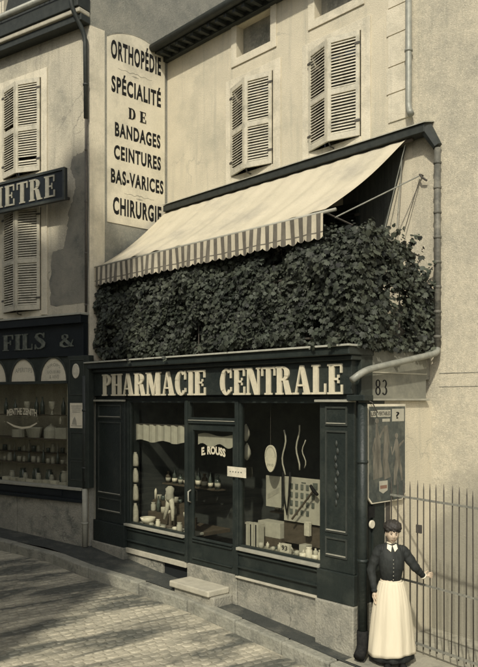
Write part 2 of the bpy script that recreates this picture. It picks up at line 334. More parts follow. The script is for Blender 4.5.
def sans_mesh(txt, bold=.02, sc=1.0):
    cu=bpy.data.curves.new('t','FONT'); cu.body=txt; cu.size=1; cu.offset=bold; cu.space_character=sc; cu.extrude=0; cu.resolution_u=3
    o=bpy.data.objects.new('t',cu); COL.objects.link(o); dg=bpy.context.evaluated_depsgraph_get(); dg.update()
    me=bpy.data.meshes.new_from_object(o.evaluated_get(dg)); vs=[v.co.copy() for v in me.vertices]; fs=[tuple(p.vertices) for p in me.polygons]
    bpy.data.objects.remove(o); bpy.data.curves.remove(cu); bpy.data.meshes.remove(me)
    return vs,fs
def sans(mb,F,txt,u0,u1,z0,z1,v,bold=.02,shear=0,m=0,arc=0,sc=1.0):
    """flat painted lettering stretched to the box (u0..u1, z0..z1); z range excludes accents"""
    vs,fs=sans_mesh(txt,bold,sc)
    if not vs: return
    x0=min(p.x for p in vs); x1=max(p.x for p in vs); H0=.72; k=len(mb.v)
    for p in vs:
        a=(p.x-x0)/(x1-x0); z=z0+(p.y/H0)*(z1-z0)+shear*a+arc*(1-(2*a-1)**2)
        mb.v.append(F(u0+a*(u1-u0),v,z))
    for f in fs: mb.f.append(tuple(k+i for i in f)); mb.mi.append(m)

# ------------------------------------------------------------------ ground, road, pavement
def kerb_pt(px,py):
    X=-8
    for _ in range(30):
        d=(gz(X)-CAMH)/(HY-py)*FPX; P=CAM+FWD*d+RGT*((px-CX)/FPX*d); X=P.x
    return P.x,P.y
KP=[kerb_pt(*p) for p in ((0,541),(40,549),(82,566),(130,580),(190,601),(260,632),(330,663))]
kx=[p[0] for p in KP]; ky=[p[1] for p in KP]
print('KERB',[(round(a,2),round(b,2)) for a,b in KP])
kx=[-60]+[-18]+kx+[0,60]; slopeR=0.0
ky=[ky[0]-11]+[ky[0]-(kx[2]+18)*.23]+ky+[ky[-1]-.05,ky[-1]-.3]
def kerbY(x): return float(np.interp(x,kx,ky))
xs=sorted(set([round(x,3) for x in np.linspace(-60,60,61)]+[round(x,3) for x in np.linspace(-18,2,101)]))
KW,KH=.17,.135
g=MB()      # ground sheet below everything
for i in range(len(xs)-1):
    a,b=xs[i],xs[i+1]
    g.face([(a,-60,gz(a)-.25),(b,-60,gz(b)-.25),(b,60,gz(b)-.25),(a,60,gz(a)-.25)])
struct(g.build('ground',M['pave']))
ys=np.concatenate([np.linspace(-60,-2,8),np.linspace(-1,1,12)])
g=MB(); 
for i in range(len(xs)-1):
    a,b=xs[i],xs[i+1]
    for j in range(24):
        y=lambda x,j: (-.9+(kerbY(x)+.9)*j/24)
        zz=lambda x,yy: gz(x)-KH-.03+.10*math.sin(math.pi*min(1,max(0,(kerbY(x)-yy)/(kerbY(x)+.9))))
        g.face([(a,y(a,j),zz(a,y(a,j))),(b,y(b,j),zz(b,y(b,j))),(b,y(b,j+1),zz(b,y(b,j+1))),(a,y(a,j+1),zz(a,y(a,j+1)))])
def roadz(x,y): return gz(x)-KH-.03+.10*math.sin(math.pi*min(1,max(0,(kerbY(x)-y)/(kerbY(x)+.9))))
struct(g.build('road',M['road'],smooth=True))
g=MB(); rs=random.Random(21); row=0; x=-16.5      # rounded stone setts laid in wavering courses across the street
while x<-2.0:
    wx=rs.uniform(.085,.115); kyy=kerbY(x)-.02; y=kyy-rs.uniform(0,.08); 
    while y>1.2:
        ly=rs.uniform(.11,.17); cx_=x+wx/2+.03*math.sin(y*1.7)+.012*math.sin(y*5); cy_=y-ly/2; hx=wx/2-.003; hy=ly/2-.003
        h0=roadz(cx_,cy_); h=rs.uniform(.000,.008) if rs.random()>.04 else -.01; ang=rs.uniform(-.06,.06); tx=rs.uniform(-.05,.05); ty=rs.uniform(-.05,.05)
        if kyy-y>.30 or True:
            k=len(g.v); ca,sa=math.cos(ang),math.sin(ang)
            ring_=[]
            for (fx_,fy_,fz_) in ((1.0,1.0,-.02),(.93,.93,h*.45),(.68,.70,h*.92)):
                for t in range(10):
                    an=2*math.pi*(t+.5)/10; c_=math.cos(an); s_=math.sin(an); q=1/max(abs(c_),abs(s_))**.72
                    px_=c_*q*hx*fx_; py_=s_*q*hy*fy_; g.v.append(Vector((cx_+px_*ca-py_*sa,cy_+px_*sa+py_*ca,h0+fz_+px_*tx+py_*ty)))
            g.v.append(Vector((cx_,cy_,h0+h)))
            for lv in range(2):
                for t in range(10): u_=(t+1)%10; g.f.append((k+lv*10+t,k+lv*10+u_,k+lv*10+10+u_,k+lv*10+10+t)); g.mi.append(0)
            for t in range(10): g.f.append((k+20+t,k+20+(t+1)%10,k+30)); g.mi.append(0)
        y-=ly
    x+=wx
so_=g.build('road_setts',M['setts'],smooth=True); so_['kind']='structure'
g=MB()
x=-30.0
while x<14:
    L=random.uniform(.75,1.1); b=x+L-.012; y0,y1=kerbY(x),kerbY(b); dz=random.uniform(-.006,.006); dy=random.uniform(-.01,.01)
    g.hexa([(x,y0+dy,gz(x)-.3),(b,y1+dy,gz(b)-.3),(b,y1+KW,gz(b)-.3),(x,y0+KW,gz(x)-.3),(x,y0+dy,gz(x)+dz),(b,y1+dy,gz(b)+dz),(b,y1+KW,gz(b)+dz),(x,y0+KW,gz(x)+dz)])
    x+=L
struct(g.build('kerb',M['kerb'],bevel=.02))
g=MB()
for i in range(len(xs)-1):
    a,b=xs[i],xs[i+1]
    for j in range(4):
        A=lambda x,j: (x,kerbY(x)+KW+.004+j*(14-kerbY(x))/4 if j else kerbY(x)+KW+.004,gz(x)-.008+(.006 if j else 0))
        g.face([A(a,j),A(b,j),A(b,j+1),A(a,j+1)])
struct(g.build('pavement',M['pave']))
g=MB()     # pavement over the way, under the houses opposite
for i in range(len(xs)-1):
    a,b=xs[i],xs[i+1]; g.hexa([(a,-4,gz(a)-.3),(b,-4,gz(b)-.3),(b,-.9,gz(b)-.3),(a,-.9,gz(a)-.3),(a,-4,gz(a)-.02),(b,-4,gz(b)-.02),(b,-.9,gz(b)-.02),(a,-.9,gz(a)-.02)])
struct(g.build('far_pavement',M['pave']))
# bright beaten ground of the yard in front of the right wall
g=MB()
for i in range(20):
    a=-5.46+i*.5; b=a+.5
    g.face([(a,kerbY(a)+KW+.03,gz(a)+.004),(b,kerbY(b)+KW+.03,gz(b)+.004),(b,8.6,gz(b)+.006),(a,8.6,gz(a)+.006)])
M['yard']=mat('yard_earth',(.36,.34,.26),(.27,.255,.20),5,.95,.5,40,c3=(.16,.16,.13),s3=1.5)
struct(g.build('yard_ground',M['yard']))

# ------------------------------------------------------------------ shutters and windows
def shutter(F,u0,u1,z0,z1,ang,hinge,parent,v=.03,paint='shutter'):
    """louvred leaf hinged at one side, swung outwards by ang degrees"""
    w=(u1-u0)/math.cos(R(ang)); hu=u0 if hinge=='L' else u1; a=R(ang)
    d=F.e*math.cos(a)*(1 if hinge=='L' else -1)+F.n*math.sin(a)
    o=F(hu,v,0); e=Vector((d.x,d.y,0)); 
    G=Frame((o.x,o.y),(e.x,e.y)) ; flip=1
    if hinge=='R': G=Frame((o.x,o.y),(-e.x,-e.y))
    def U(x): return x if hinge=='L' else -x
    mb=MB(); t=.035; st=.055
    def bx(a0,a1,c0,c1,v0=0,v1=t): 
        x0,x1=sorted((U(a0),U(a1))); mb.box(G,x0,x1,v0,v1,c0,c1)
    bx(0,st,z0,z1); bx(w-st,w,z0,z1); zm=z0+(z1-z0)*.47
    for c0,c1 in ((z0,z0+.09),(zm-.04,zm+.04),(z1-.08,z1)): bx(st,w-st,c0,c1,.002,t-.002)
    for c0,c1 in ((z0+.09,zm-.04),(zm+.04,z1-.08)):
        n=max(4,int((c1-c0)/.044)); s=(c1-c0)/n
        for i in range(n):
            zc=c0+s*(i+.5); x0,x1=sorted((U(st),U(w-st)))
            if random.random()<.006: continue
            dz=random.uniform(-.003,.003)
            mb.hexa([G(x0,t-.004,zc-.017+dz),G(x1,t-.004,zc-.017),G(x1,.004,zc+.012),G(x0,.004,zc+.012+dz),G(x0,t-.004,zc-.011+dz),G(x1,t-.004,zc-.011),G(x1,.004,zc+.021),G(x0,.004,zc+.021+dz)])
    o=mb.build('shutter',M[paint],parent); w_p=parent
    for zz in (z0+.2,z1-.2):
        x0,x1=sorted((U(-.02),U(.07))); MB().box(G,x0,x1,t+.001,t+.008,zz,zz+.035).build('hinge',M['iron'],w_p)
    return o
def shuttered_window(F,u0,u1,z0,z1,bld,angL=22,angR=14,sur=.16,paint='shutter'):
    """opening u0..u1,z0..z1: surround, glazing, two shutters"""
    root=thing_part('window',bld)
    s=MB(); s.box(F,u0-sur,u0,0,.025,z0-sur*.6,z1+sur); s.box(F,u1,u1+sur,0,.025,z0-sur*.6,z1+sur); s.box(F,u0,u1,0,.024,z1,z1+sur); s.box(F,u0,u1,0,.045,z0-.12,z0-.0)
    w=s.build('window',M['limestone'],bld,bevel=.004)
    bpy.data.objects.remove(root)
    f=MB(); um=(u0+u1)/2
    for a,b in ((u0,u0+.05),(um-.035,um+.035),(u1-.05,u1)): f.box(F,a,b,-.17,-.12,z0,z1)
    for zz in (z0,z0+(z1-z0)*.35,z0+(z1-z0)*.68,z1-.05): f.box(F,u0+.05,um-.035,-.168,-.122,zz,zz+.04); f.box(F,um+.035,u1-.05,-.168,-.122,zz,zz+.04)
    f.build('frame',M['wood'],w)
    g=MB(); g.face([F(u0,-.15,z0),F(u1,-.15,z0),F(u1,-.15,z1),F(u0,-.15,z1)]); g.build('pane',M['glass'],w)
    g=MB(); g.face([F(u0,-.215,z0),F(u1,-.215,z0),F(u1,-.215,z1),F(u0,-.215,z1)]); g.build('curtain',M['dark'],w)
    shutter(F,u0+.01,um,z0+.01,z1-.01,angL,'L',w,paint=paint); shutter(F,um,u1-.01,z0+.01,z1-.01,angR,'R',w,paint=paint)
    # stay bar below
    b=MB(); p=F(um,.17,z0+.02); b.tube([F(um,0,z0-.06),F(um,.12,z0-.05),p],.012,6); b.build('stay',M['iron'],w)
    return w
def thing_part(n,p): 
    o=bpy.data.objects.new(n+'_tmp',None); return o

# ------------------------------------------------------------------ PHARMACY HOUSE (upper facade, roof)
ph=thing('pharmacy_house','cream rendered house with louvred shutters above the striped-edge awning','house',(-8.4,YB,gz(-8.4)))
def hole(F,x0,y0,x1,y1,xm=None):
    u0,_=F.at(x0,(y0+y1)/2); u1,_=F.at(x1,(y0+y1)/2); xm=(x0+x1)/2; _,zt=F.at(xm,y0); _,zb=F.at(xm,y1); return (u0,u1,zb,zt)
uQ=BF.at(412,100)[0]
w1=hole(BF,233,80,274,171); w2=hole(BF,311,42,362,145); aw1=hole(BF,237,14,271,50); 
aw1=(aw1[0],aw1[1],aw1[2],aw1[2]+.55)
print('W1',w1,'W2',w2,'AW',aw1)
ctr2=(w2[0]+w2[1])/2; wd=aw1[1]-aw1[0]
aw2=(ctr2-wd/2,ctr2+wd/2,aw1[2],aw1[3])
t1=(w1[0],w1[1],3.75,5.9); t2=(w2[0],w2[1],3.75,5.9)     # terrace doors
ZE=aw1[3]+.08
mb=MB(); wall_holes(mb,BF,XL+.01,uQ,-.3,ZE,[w1,w2,aw1,aw2,t1,t2])
mb.build('facade_wall',M['plaster'],ph)
for h in (w1,w2): shuttered_window(BF,*h,ph,16,16)
for h in (t1,t2): shuttered_window(BF,*h,ph,6,6,paint='shop')
# awning shadow put in as a dark sheet on the terrace back wall
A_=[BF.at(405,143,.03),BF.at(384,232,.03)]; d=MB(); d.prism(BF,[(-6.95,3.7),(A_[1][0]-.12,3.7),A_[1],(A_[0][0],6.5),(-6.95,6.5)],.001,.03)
M['shade_sheet']=mat('awning_shade_paint', (.075,.078,.062), (.040,.044,.037),2.5,.9,.6,30,stretch=(8,8,.6),grain=.3); d.build('awning_shade',M['shade_sheet'],ph)
for h in (aw1,aw2):
    s=MB(); u0,u1,z0,z1=h; q=.13
    s.box(BF,u0-q,u0,0,.022,z0-q,z1+.07); s.box(BF,u1,u1+q,0,.022,z0-q,z1+.07); s.box(BF,u0,u1,0,.021,z0-q,z0)
    o=s.build('attic_window',M['limestone'],ph,bevel=.004)
    s=MB(); s.face([BF(u0,-.15,z0),BF(u1,-.15,z0),BF(u1,-.15,z1),BF(u0,-.15,z1)]); s.build('shade',M['stone'],o)
# quoins at the right corner
zz=2.9; uq0=BF.at(387,100)[0]; i=0
while zz<ZE-.1:
    h=random.uniform(.36,.44)
    if zz>6.7: MB().box(BF,uq0+(0 if i%2 else .03),uQ-.003,0,.016,zz,zz+h-.012).build('quoin',M['limestone'],ph,bevel=.004)
    zz+=h; i+=1
# eaves, gutter and roof
e=MB(); e.box(BF,XL+.01,uQ+.05,0,.10,ZE-.07,ZE+.02); e.box(BF,XL+.01,uQ+.05,-.2,.30,ZE+.02,ZE+.09); e.build('eaves',M['gutter'],ph,bevel=.008)
e=MB(); e.tube([BF(XL+.02,.36,ZE+.10),BF(uQ+.1,.36,ZE+.10)],.075,10); e.build('gutter',M['gutter'],ph,smooth=True)
for k in range(14):
    u=XL+.4+k*.42
    if u<uQ: pass
for k in range(26):
    u=XL+.2+k*.22
    if u<uQ: MB().box(BF,u,u+.07,.10,.31,ZE-.045,ZE+.018).build('rafter_end',M['gutter'],ph)
e=MB(); e.hexa([BF(XL+.01,.34,ZE+.12),BF(uQ+.05,.34,ZE+.12),BF(uQ+.05,-5,ZE+3.0),BF(XL+.01,-5,ZE+3.0),BF(XL+.01,.34,ZE+.17),BF(uQ+.05,.34,ZE+.17),BF(uQ+.05,-5,ZE+3.1),BF(XL+.01,-5,ZE+3.1)]); e.build('roof',M['roof'],ph)

# ------------------------------------------------------------------ RIGHT-HAND HOUSE WALL
rh=thing('roughcast_house','pale roughcast house wall behind the iron railing, right of the pharmacy','house',(-3,YB,gz(-3)))
wall=MB(); U0,U1=uQ+.002,6.0
nu,nz=1,1
wall.box(BF,U0,U1,-.45,.004,-.9,11.5); wall.build('wall',M['roughcast'],rh)
# two drawn string lines
zl1=BF.at(450,373)[1]; zl2=BF.at(450,386.5)[1]
[MB().box(BF,-5.35,U1,.0045,.010,z-.004,z+.004).build('string_line',M['stone'],rh) for z in (zl1,zl2)]
def low_shade(m):  # paints a soft shadow low on the wall into its colour
    n=m.node_tree; L=n.links.new; b=n.nodes['Principled BSDF']; src=b.inputs['Base Color'].links[0].from_socket
    g=n.nodes.new('ShaderNodeNewGeometry'); sp=n.nodes.new('ShaderNodeSeparateXYZ'); L(g.outputs['Position'],sp.inputs[0])
    no=n.nodes.new('ShaderNodeTexNoise'); no.inputs['Scale'].default_value=1.1; no.inputs['Detail'].default_value=8; L(g.outputs['Position'],no.inputs['Vector'])
    ma=n.nodes.new('ShaderNodeMath'); ma.operation='MULTIPLY_ADD'; ma.inputs[1].default_value=-2.4; L(no.outputs['Fac'],ma.inputs[0]); L(sp.outputs['Z'],ma.inputs[2])
    mr=n.nodes.new('ShaderNodeMapRange'); mr.inputs[1].default_value=.9; mr.inputs[2].default_value=.05; mr.inputs[3].default_value=0; mr.inputs[4].default_value=.85; L(ma.outputs[0],mr.inputs[0])
    mx=n.nodes.new('ShaderNodeMix'); mx.data_type='RGBA'; mx.inputs['B'].default_value=(.23,.22,.172,1); L(mr.outputs[0],mx.inputs['Factor']); L(src,mx.inputs['A']); L(mx.outputs['Result'],b.inputs['Base Color'])
low_shade(M['roughcast'])
mbk=MB(); mbk.box(BF,U0,U1,-8,-.46,-.9,11.4); mbk.build('rear_wall',M['roughcast'],rh)

# ------------------------------------------------------------------ LEFT HOUSE
lh=thing('grocer_house','weathered rendered house at left with shop below and dark slate roof','house',(XL,6.9,gz(XL)))
zc=LF.at(92,14,0)[1]; zcl=LF.at(0,56,0)[1]; print('left cornice z',zc,zcl)
ZC=(zc+zcl)/2
wA=hole(LF,5,84,42,176); wB=hole(LF,5,208,42,312)
wB=(wA[0],wA[1],wB[2],wB[3]); print('wA',wA,'wB',wB)
sh=.0
zTop=LF.at(45,319)[1]      # top of the shop cornice
uLsh=-6.0
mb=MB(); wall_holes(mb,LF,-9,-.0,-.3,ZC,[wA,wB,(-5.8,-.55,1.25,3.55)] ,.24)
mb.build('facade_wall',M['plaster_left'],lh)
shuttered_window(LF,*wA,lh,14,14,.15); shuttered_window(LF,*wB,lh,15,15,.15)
# gable wall with chimney stack
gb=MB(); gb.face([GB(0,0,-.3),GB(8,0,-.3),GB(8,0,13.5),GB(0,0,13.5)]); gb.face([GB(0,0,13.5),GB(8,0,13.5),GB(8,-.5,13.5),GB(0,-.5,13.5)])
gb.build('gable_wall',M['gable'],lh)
# pale corner strip of dressed stone on the gable side
e=MB(); e.box(GB,.0,GB.at(104.5,150)[0],.0005,.008,3.72,ZC-.12); e.build('corner_strip',M['limestone'],lh)
# cornice and gutter above the left facade
e=MB(); e.box(LF,-9,.02,0,.22,ZC-.12,ZC+.0,0); e.build('cornice',M['gutter'],lh,bevel=.01)
e=MB(); e.box(LF,-9,.02,.0,.27,ZC+.002,ZC+.09); e.build('cornice_moulding',M['stone_light'],lh,bevel=.02)
e=MB(); e.box(LF,-9,.02,.0,.30,ZC+.092,ZC+.34); e.build('parapet',M['gutter'],lh,bevel=.01)
e=MB(); e.tube([LF(-9,.33,ZC+.42),LF(-.02,.33,ZC+.42)],.06,8); e.build('gutter',M['zinc'],lh,smooth=True)
e=MB(); e.hexa([LF(-9,.2,ZC+.34),LF(-.01,.2,ZC+.34),LF(-.01,-.6,ZC+.34),LF(-9,-.6,ZC+.34),LF(-9,-.5,ZC+3),LF(-.01,-.5,ZC+3),LF(-.01,-.8,ZC+3),LF(-9,-.8,ZC+3)]); e.build('slate_roof',M['roof'],lh)
for c in (wA[0]+.05, wA[0]+1.75):    # dormers
    s=MB(); s.box(LF,c-.55,c+.1,-.4,.16,ZC+.5,ZC+2.2); o=s.build('dormer',M['limestone'],lh,bevel=.01)
    s=MB()
    for k in range(6): s.tube([LF(c-.55+k*.13,.30,ZC+.45),LF(c-.55+k*.13,.30,ZC+1.0)],.01,5)
    s.tube([LF(c-.6,.30,ZC+1.0),LF(c+.15,.30,ZC+1.0)],.014,5); s.build('guard_rail',M['iron'],o)
# cast shadow painted in dark colour over peeled render on the left house
M['shade_patch']=mat('painted_shade',(.17,.165,.135),(.25,.235,.185),5,.95,.3,50,c3=(.10,.105,.09),s3=2.5)
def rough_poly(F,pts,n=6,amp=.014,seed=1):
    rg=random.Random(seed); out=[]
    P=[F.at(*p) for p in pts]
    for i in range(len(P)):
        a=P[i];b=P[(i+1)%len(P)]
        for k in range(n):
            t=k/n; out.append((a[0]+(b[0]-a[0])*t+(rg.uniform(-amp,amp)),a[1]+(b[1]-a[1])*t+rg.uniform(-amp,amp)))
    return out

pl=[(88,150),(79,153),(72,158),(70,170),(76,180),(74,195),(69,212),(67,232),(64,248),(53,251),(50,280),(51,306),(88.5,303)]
s=MB(); s.prism(LF,rough_poly(LF,pl,6,.022,4),.0008,.0035); s.build('shaded_patch',M['shade_patch'],lh)
# ------- shop of the left house
ls=thing('grocer_shopfront','dark navy shopfront marked FILS & with three arched lights, at left','shopfront',tuple(LF(-2,0,gz(-13))))
def L(px,py,v=.12): return LF.at(px,py,v)
zC1=L(45,318)[1]; zC0=L(45,326)[1]
uR=L(90,400)[0]; 
e=MB(); e.box(LF,-6,-.02,.002,.20,zC0,zC1); e.build('cornice',M['navy'],ls,bevel=.008)
e=MB(); e.box(LF,-6.02,.0,.002,.22,zC1+.001,zC1+.03); e.build('flashing',M['lead'],ls)
zF0=L(45,357)[1]
e=MB(); e.box(LF,-6,-.02,.002,.12,zF0,zC0-.001); fas=e.build('fascia',M['navy'],ls)
t=MB(); u0=L(3,340)[0]; u1=L(46,340)[0]; z1=L(25,334)[1]; z0=L(25,350)[1]
serif_text(t,LF,'FILS',u0,u1,z0,z1,.1205,.012); t.build('lettering',M['letter_grey'],fas); t=MB(); serif_text(t,LF,'&',L(60,340)[0],L(75,340)[0],L(67,347)[1],L(67,334)[1],.1205,.012)
t.build('lettering',M['letter_grey'],fas)
# arched lights
uW1=L(66.5,430)[0]; zA0=L(40,381)[1]; zA1=L(40,358.5)[1]
arc_c=[L(52.3,375)[0],L(22,375)[0]]; st=arc_c[0]-arc_c[1]; arc_c=[arc_c[0]-st*k for k in range(5)]
rx=st*.5-.07; rz=zA1-zA0
e=MB(); 
# fan-shaped spandrel: quads between arch curve and fascia bottom
for c in arc_c:
    n=16
    for i in range(n):
        a0=math.pi*i/n; a1=math.pi*(i+1)/n
        p0=(c+rx*math.cos(a0),zA0+rz*math.sin(a0)); p1=(c+rx*math.cos(a1),zA0+rz*math.sin(a1))
        e.prism(LF,[p0,p1,(p1[0],zF0-.001),(p0[0],zF0-.001)],.03,.09)
    e.box(LF,c+rx,c+st-rx if c!=arc_c[0] else uW1,.03,.09,zA0,zF0-.001)
e.box(LF,-6,uW1,.0,.10,zA0-.05,zA0-.001)
e.build('arcade',M['green_old'],ls)
for c in arc_c:
    n=16; e=MB()
    for i in range(n):
        a0=math.pi*i/n; a1=math.pi*(i+1)/n
        for r0,r1 in ((1.0,1.10),):
            P=[(c+rx*r*math.cos(a),zA0+rz*r*math.sin(a)) for r,a in ((r0,a0),(r1,a0),(r1,a1),(r0,a1))]
            e.prism(LF,P,.091,.105)
    e.build('archivolt',M['shop_line'],ls)
for k,c in enumerate(arc_c):
    e=MB(); pts=[(c+rx*1.02*math.cos(math.pi*i/20),zA0+rz*1.02*math.sin(math.pi*i/20)) for i in range(21)]
    e.prism(LF,pts,.07,.084); o=e.build('arched_light',M['sign_white'],ls)
    t=MB()
    if k==0:
        sans(t,LF,'SIROPS',c-rx*.5,c+rx*.5,zA0+rz*.52,zA0+rz*.66,.0855,.01,arc=rz*.12)
        sans(t,LF,'LIQUEURS',c-rx*.5,c+rx*.5,zA0+rz*.33,zA0+rz*.46,.0855,.01)
        sans(t,LF,'& VINS',c-rx*.35,c+rx*.4,zA0+rz*.1,zA0+rz*.26,.0855,.01)
    elif k==1: sans(t,LF,'APERITIFS',c-rx*.7,c+rx*.7,zA0+rz*.38,zA0+rz*.58,.0855,.012,arc=.02)
    if t.v: t.build('lettering',M['letter_mid'],o)
# window glass, sill, frame
zS=L(40,484)[1]; 
e=MB(); e.face([LF(-5.8,.03,zS),LF(uW1,.03,zS),LF(uW1,.03,zA0-.05),LF(-5.8,.03,zA0-.05)]); gl=e.build('shop_window',M['glass_dim'],ls)
t=MB(); uu0,uu1=L(7,415,.03)[0],L(37,415,.03)[0]; sans(t,LF,'MENTHE ZENITH',uu0,uu1,L(20,416,.03)[1],L(20,409.5,.03)[1],.0325,.03,arc=.03)
a=[L(x,y,.03) for x,y in ((7,422),(14,426),(22,428),(30,427),(37,423))]
for q in ribbon(a,[.02,.035,.04,.035,.02]): t.prism(LF,q,.0315,.0325)
t.build('lettering',M['letter_cream'],gl)
e=MB(); e.box(LF,-6,-.05,.002,.17,zS-.05,zS); e.build('sill',M['ledge'],ls,bevel=.006)
zB=L(45,499)[1]
e=MB(); e.box(LF,-6,-.05,.002,.13,zB+.06,zS-.051); e.box(LF,-6,-.05,.002,.16,zB,zB+.059); e.box(LF,-5.6,uW1-.1,.131,.145,zB+.09,zS-.07); e.build('dado_panel',M['navy'],ls,bevel=.005)
# pilaster
uP0,uP1=L(68,430)[0],L(89,430)[0]
e=MB(); e.box(LF,uP0,uP1,.002,.13,zS+.001,zF0-.002); pil=e.build('pilaster',M['green_old'],ls,bevel=.006)
f=MB()
def frame_rect(mb,F,u0,u1,z0,z1,t,v0,v1,m=0):
    mb.box(F,u0,u1,v0,v1,z0,z0+t,m); mb.box(F,u0,u1,v0,v1,z1-t,z1,m); mb.box(F,u0,u0+t,v0,v1,z0+t,z1-t,m); mb.box(F,u1-t,u1,v0,v1,z0+t,z1-t,m)
frame_rect(f,LF,L(70,380)[0],L(85,380)[0],L(78,395)[1],L(78,359)[1],.02,.131,.14)
f.build('panel_moulding',M['shop_line'],pil); f=MB()
frame_rect(f,LF,L(71,440)[0],L(86,440)[0],L(78,459)[1],L(78,432)[1],.015,.131,.138)
f.build('panel_moulding',M['shop_line'],pil); f=MB()
frame_rect(f,LF,L(71,470)[0],L(86,470)[0],L(78,486)[1]+.1,L(78,461)[1],.015,.131,.138)
f.build('panel_moulding',M['shop_line'],pil)
c=L(76,371,.135); e=MB(); n=20
e.prism(LF,[(c[0]+.085*math.cos(2*math.pi*i/n),c[1]+.13*math.sin(2*math.pi*i/n)) for i in range(n)],.131,.15); e.build('oval_plaque',M['pale'],pil,bevel=.008)
ps=thing('small_poster','small pale printed poster on the dark pilaster of the left shop','poster',tuple(LF(c[0],.14,L(77,428)[1])))
e=MB(); u0,u1=L(70.5,415)[0],L(83.5,415)[0]; z0,z1=L(77,428)[1],L(77,403)[1]; e.box(LF,u0,u1,.1305,.134,z0,z1); e.build('sheet',M['sign_white'],ps)
t=MB(); rg=random.Random(5)
for k in range(4): t.box(LF,u0+.03+.01*k,u1-.03-.012*k,.1345,.1352,z1-.06-.035*k,z1-.045-.035*k)
t.prism(LF,[(u0+.05,z0+.06),(u0+.17,z0+.05),(u0+.16,z0+.12),(u0+.12,z0+.2),(u0+.07,z0+.14)],.1345,.1352); t.prism(LF,[(u0+.03,z0+.03),(u1-.03,z0+.03),(u1-.03,z0+.045),(u0+.03,z0+.045)],.1345,.1352)
t.build('print',M['letter_mid'],ps)
# stone base of the left house
uS=-6.0; e=MB(); rg=random.Random(2); ub=-.02; zt=zB-.002
x=ub
while x>-8.8:
    Ln=rg.uniform(.7,1.05); zm=gz(-11.2+x)+ (zt-gz(-11.2+x))*.5
    MB().box(LF,x-Ln+.01,x,.002,.10+rg.uniform(0,.012),-.3,zt).build('base_stone',M['stone'],ls,bevel=.012); x-=Ln
# shop interior and goods
e=MB(); F=LF
e.face([F(-5.9,-1.2,zS-.3),F(.0,-1.2,zS-.3),F(0,-1.2,3.7),F(-5.9,-1.2,3.7)]); e.face([F(-5.9,.02,zS-.02),F(-.5,.02,zS-.02),F(-.5,-1.2,zS-.02),F(-5.9,-1.2,zS-.02)]); e.face([F(-5.9,.0,3.6),F(-.5,.0,3.6),F(-.5,-1.2,3.6),F(-5.9,-1.2,3.6)]); e.face([F(-.52,.0,1),F(-.52,-1.2,1),F(-.52,-1.2,3.6),F(-.52,0,3.6)])
e.build('display_recess',M['dark'],ls)
# display shelf
zSh=L(30,409,-.1)[1]-.1
e=MB(); e.box(LF,-4,-.6,-.25,-.05,zSh-.02,zSh); e.build('shelf',M['wood'],ls)
BP=[(.036,0),(.038,.15),(.03,.19),(.013,.225),(.012,.28),(.016,.285)]
JP=[(.045,0),(.05,.02),(.05,.12),(.035,.14),(.04,.15),(.04,.165)]
GP=[(.04,0),(.012,.015),(.010,.08),(.045,.11),(.055,.2),(.05,.22)]
def goods(name,prof,F,u,v,z,m,label,cat,group,sc=1):
    p=F(u,v,z); o=MB().lathe(p,[(r*sc,h*sc) for r,h in prof],12).build(name,m,smooth=True); tag(o,label,cat,group)
    me=o.data; me.transform(Matrix.Translation(-p)); o.location=p; return o
pr=goods('spirit_bottle',BP,LF,L(4,405,-.1)[0],-.15,zSh,M['bottle'],'dim glass vessel on the shelf in the left shop window','bottle','glass vessels on the shelf of the left shop window',1.1)
for px_,P,m_ in ((13,BP,'bottle'),(25,GP,'pale'),(33,BP,'bottle'),(39,BP,'bottle'),(51,GP,'pale'),(60,BP,'bottle')):
    goods('spirit_bottle' if P is BP else 'footed_glass',P,LF,L(px_,405,-.1)[0],-.15+random.uniform(-.04,.04),zSh,M[m_],'dim glass vessel on the shelf in the left shop window','bottle','glass vessels on the shelf of the left shop window',random.uniform(.95,1.25))
zf=zS-.015
for k in range(8):      # row of pale packets along the sill
    u=L(3+k*8.0,480,-.05)[0]; wv=random.uniform(.14,.2)
    o=MB().box(LF,u,u+wv,-.12,-.03,zf,zf+random.uniform(.05,.075)).build('packet',M['pale' if k%3 else 'porcelain']); tag(o,'low pale packet in the row along the left shop window sill','packet','pale packets in a row on the left shop window sill')
o=goods('spirit_bottle',BP,LF,L(60.5,420,-.1)[0],-.1,L(60.5,424,-.1)[1],M['pale'],'pale bottle standing on the dome cover shelf of the left shop window','bottle',None,.6)
o['label']='small pale bottle alone at the right of the left shop window'
e=MB(); e.box(LF,-3.2,-.6,-.45,-.06,L(40,438,-.1)[1]-.03,L(40,438,-.1)[1]); e.build('shelf',M['wood'],ls)
for k,(a,b,yy,hh) in enumerate(((10,19,436,.14),(21,39,438,.2),(42,52,437,.24),(55,66,437,.2))):
    u0=L(a,430,-.1)[0];u1=L(b,430,-.1)[0]; z=L(40,438,-.1)[1]
    lbl=['low pale tin under the painted curve in the left shop window','wide pale basket of goods below the painted words, left shop window','pale domed cake cover in the left shop window','square pale box at the right end of the left shop window shelf'][k]
    mbx=MB(); c0=(u0+u1)/2; r=(u1-u0)/2
    if k==2: mbx.lathe(LF(c0,-.2,z),[(r,0),(r,hh*.6),(r*.7,hh*.85),(r*.2,hh),(r*.12,hh*1.1)],14)
    elif k==1: mbx.lathe(LF(c0,-.2,z),[(r*.7,0),(r,hh*.9),(r*.95,hh),(r*.6,hh*.9)],16,0,1,.5)
    elif k==0: mbx.lathe(LF(c0,-.2,z),[(r,0),(r,hh),(r*.9,hh*1.05)],14)
    else: mbx.box(LF,u0,u1,-.3,-.1,z,z+hh)
    tag(mbx.build(['tin','basket','cake_cover','carton'][k],M['card']),lbl,['tin','basket','cover','box'][k])
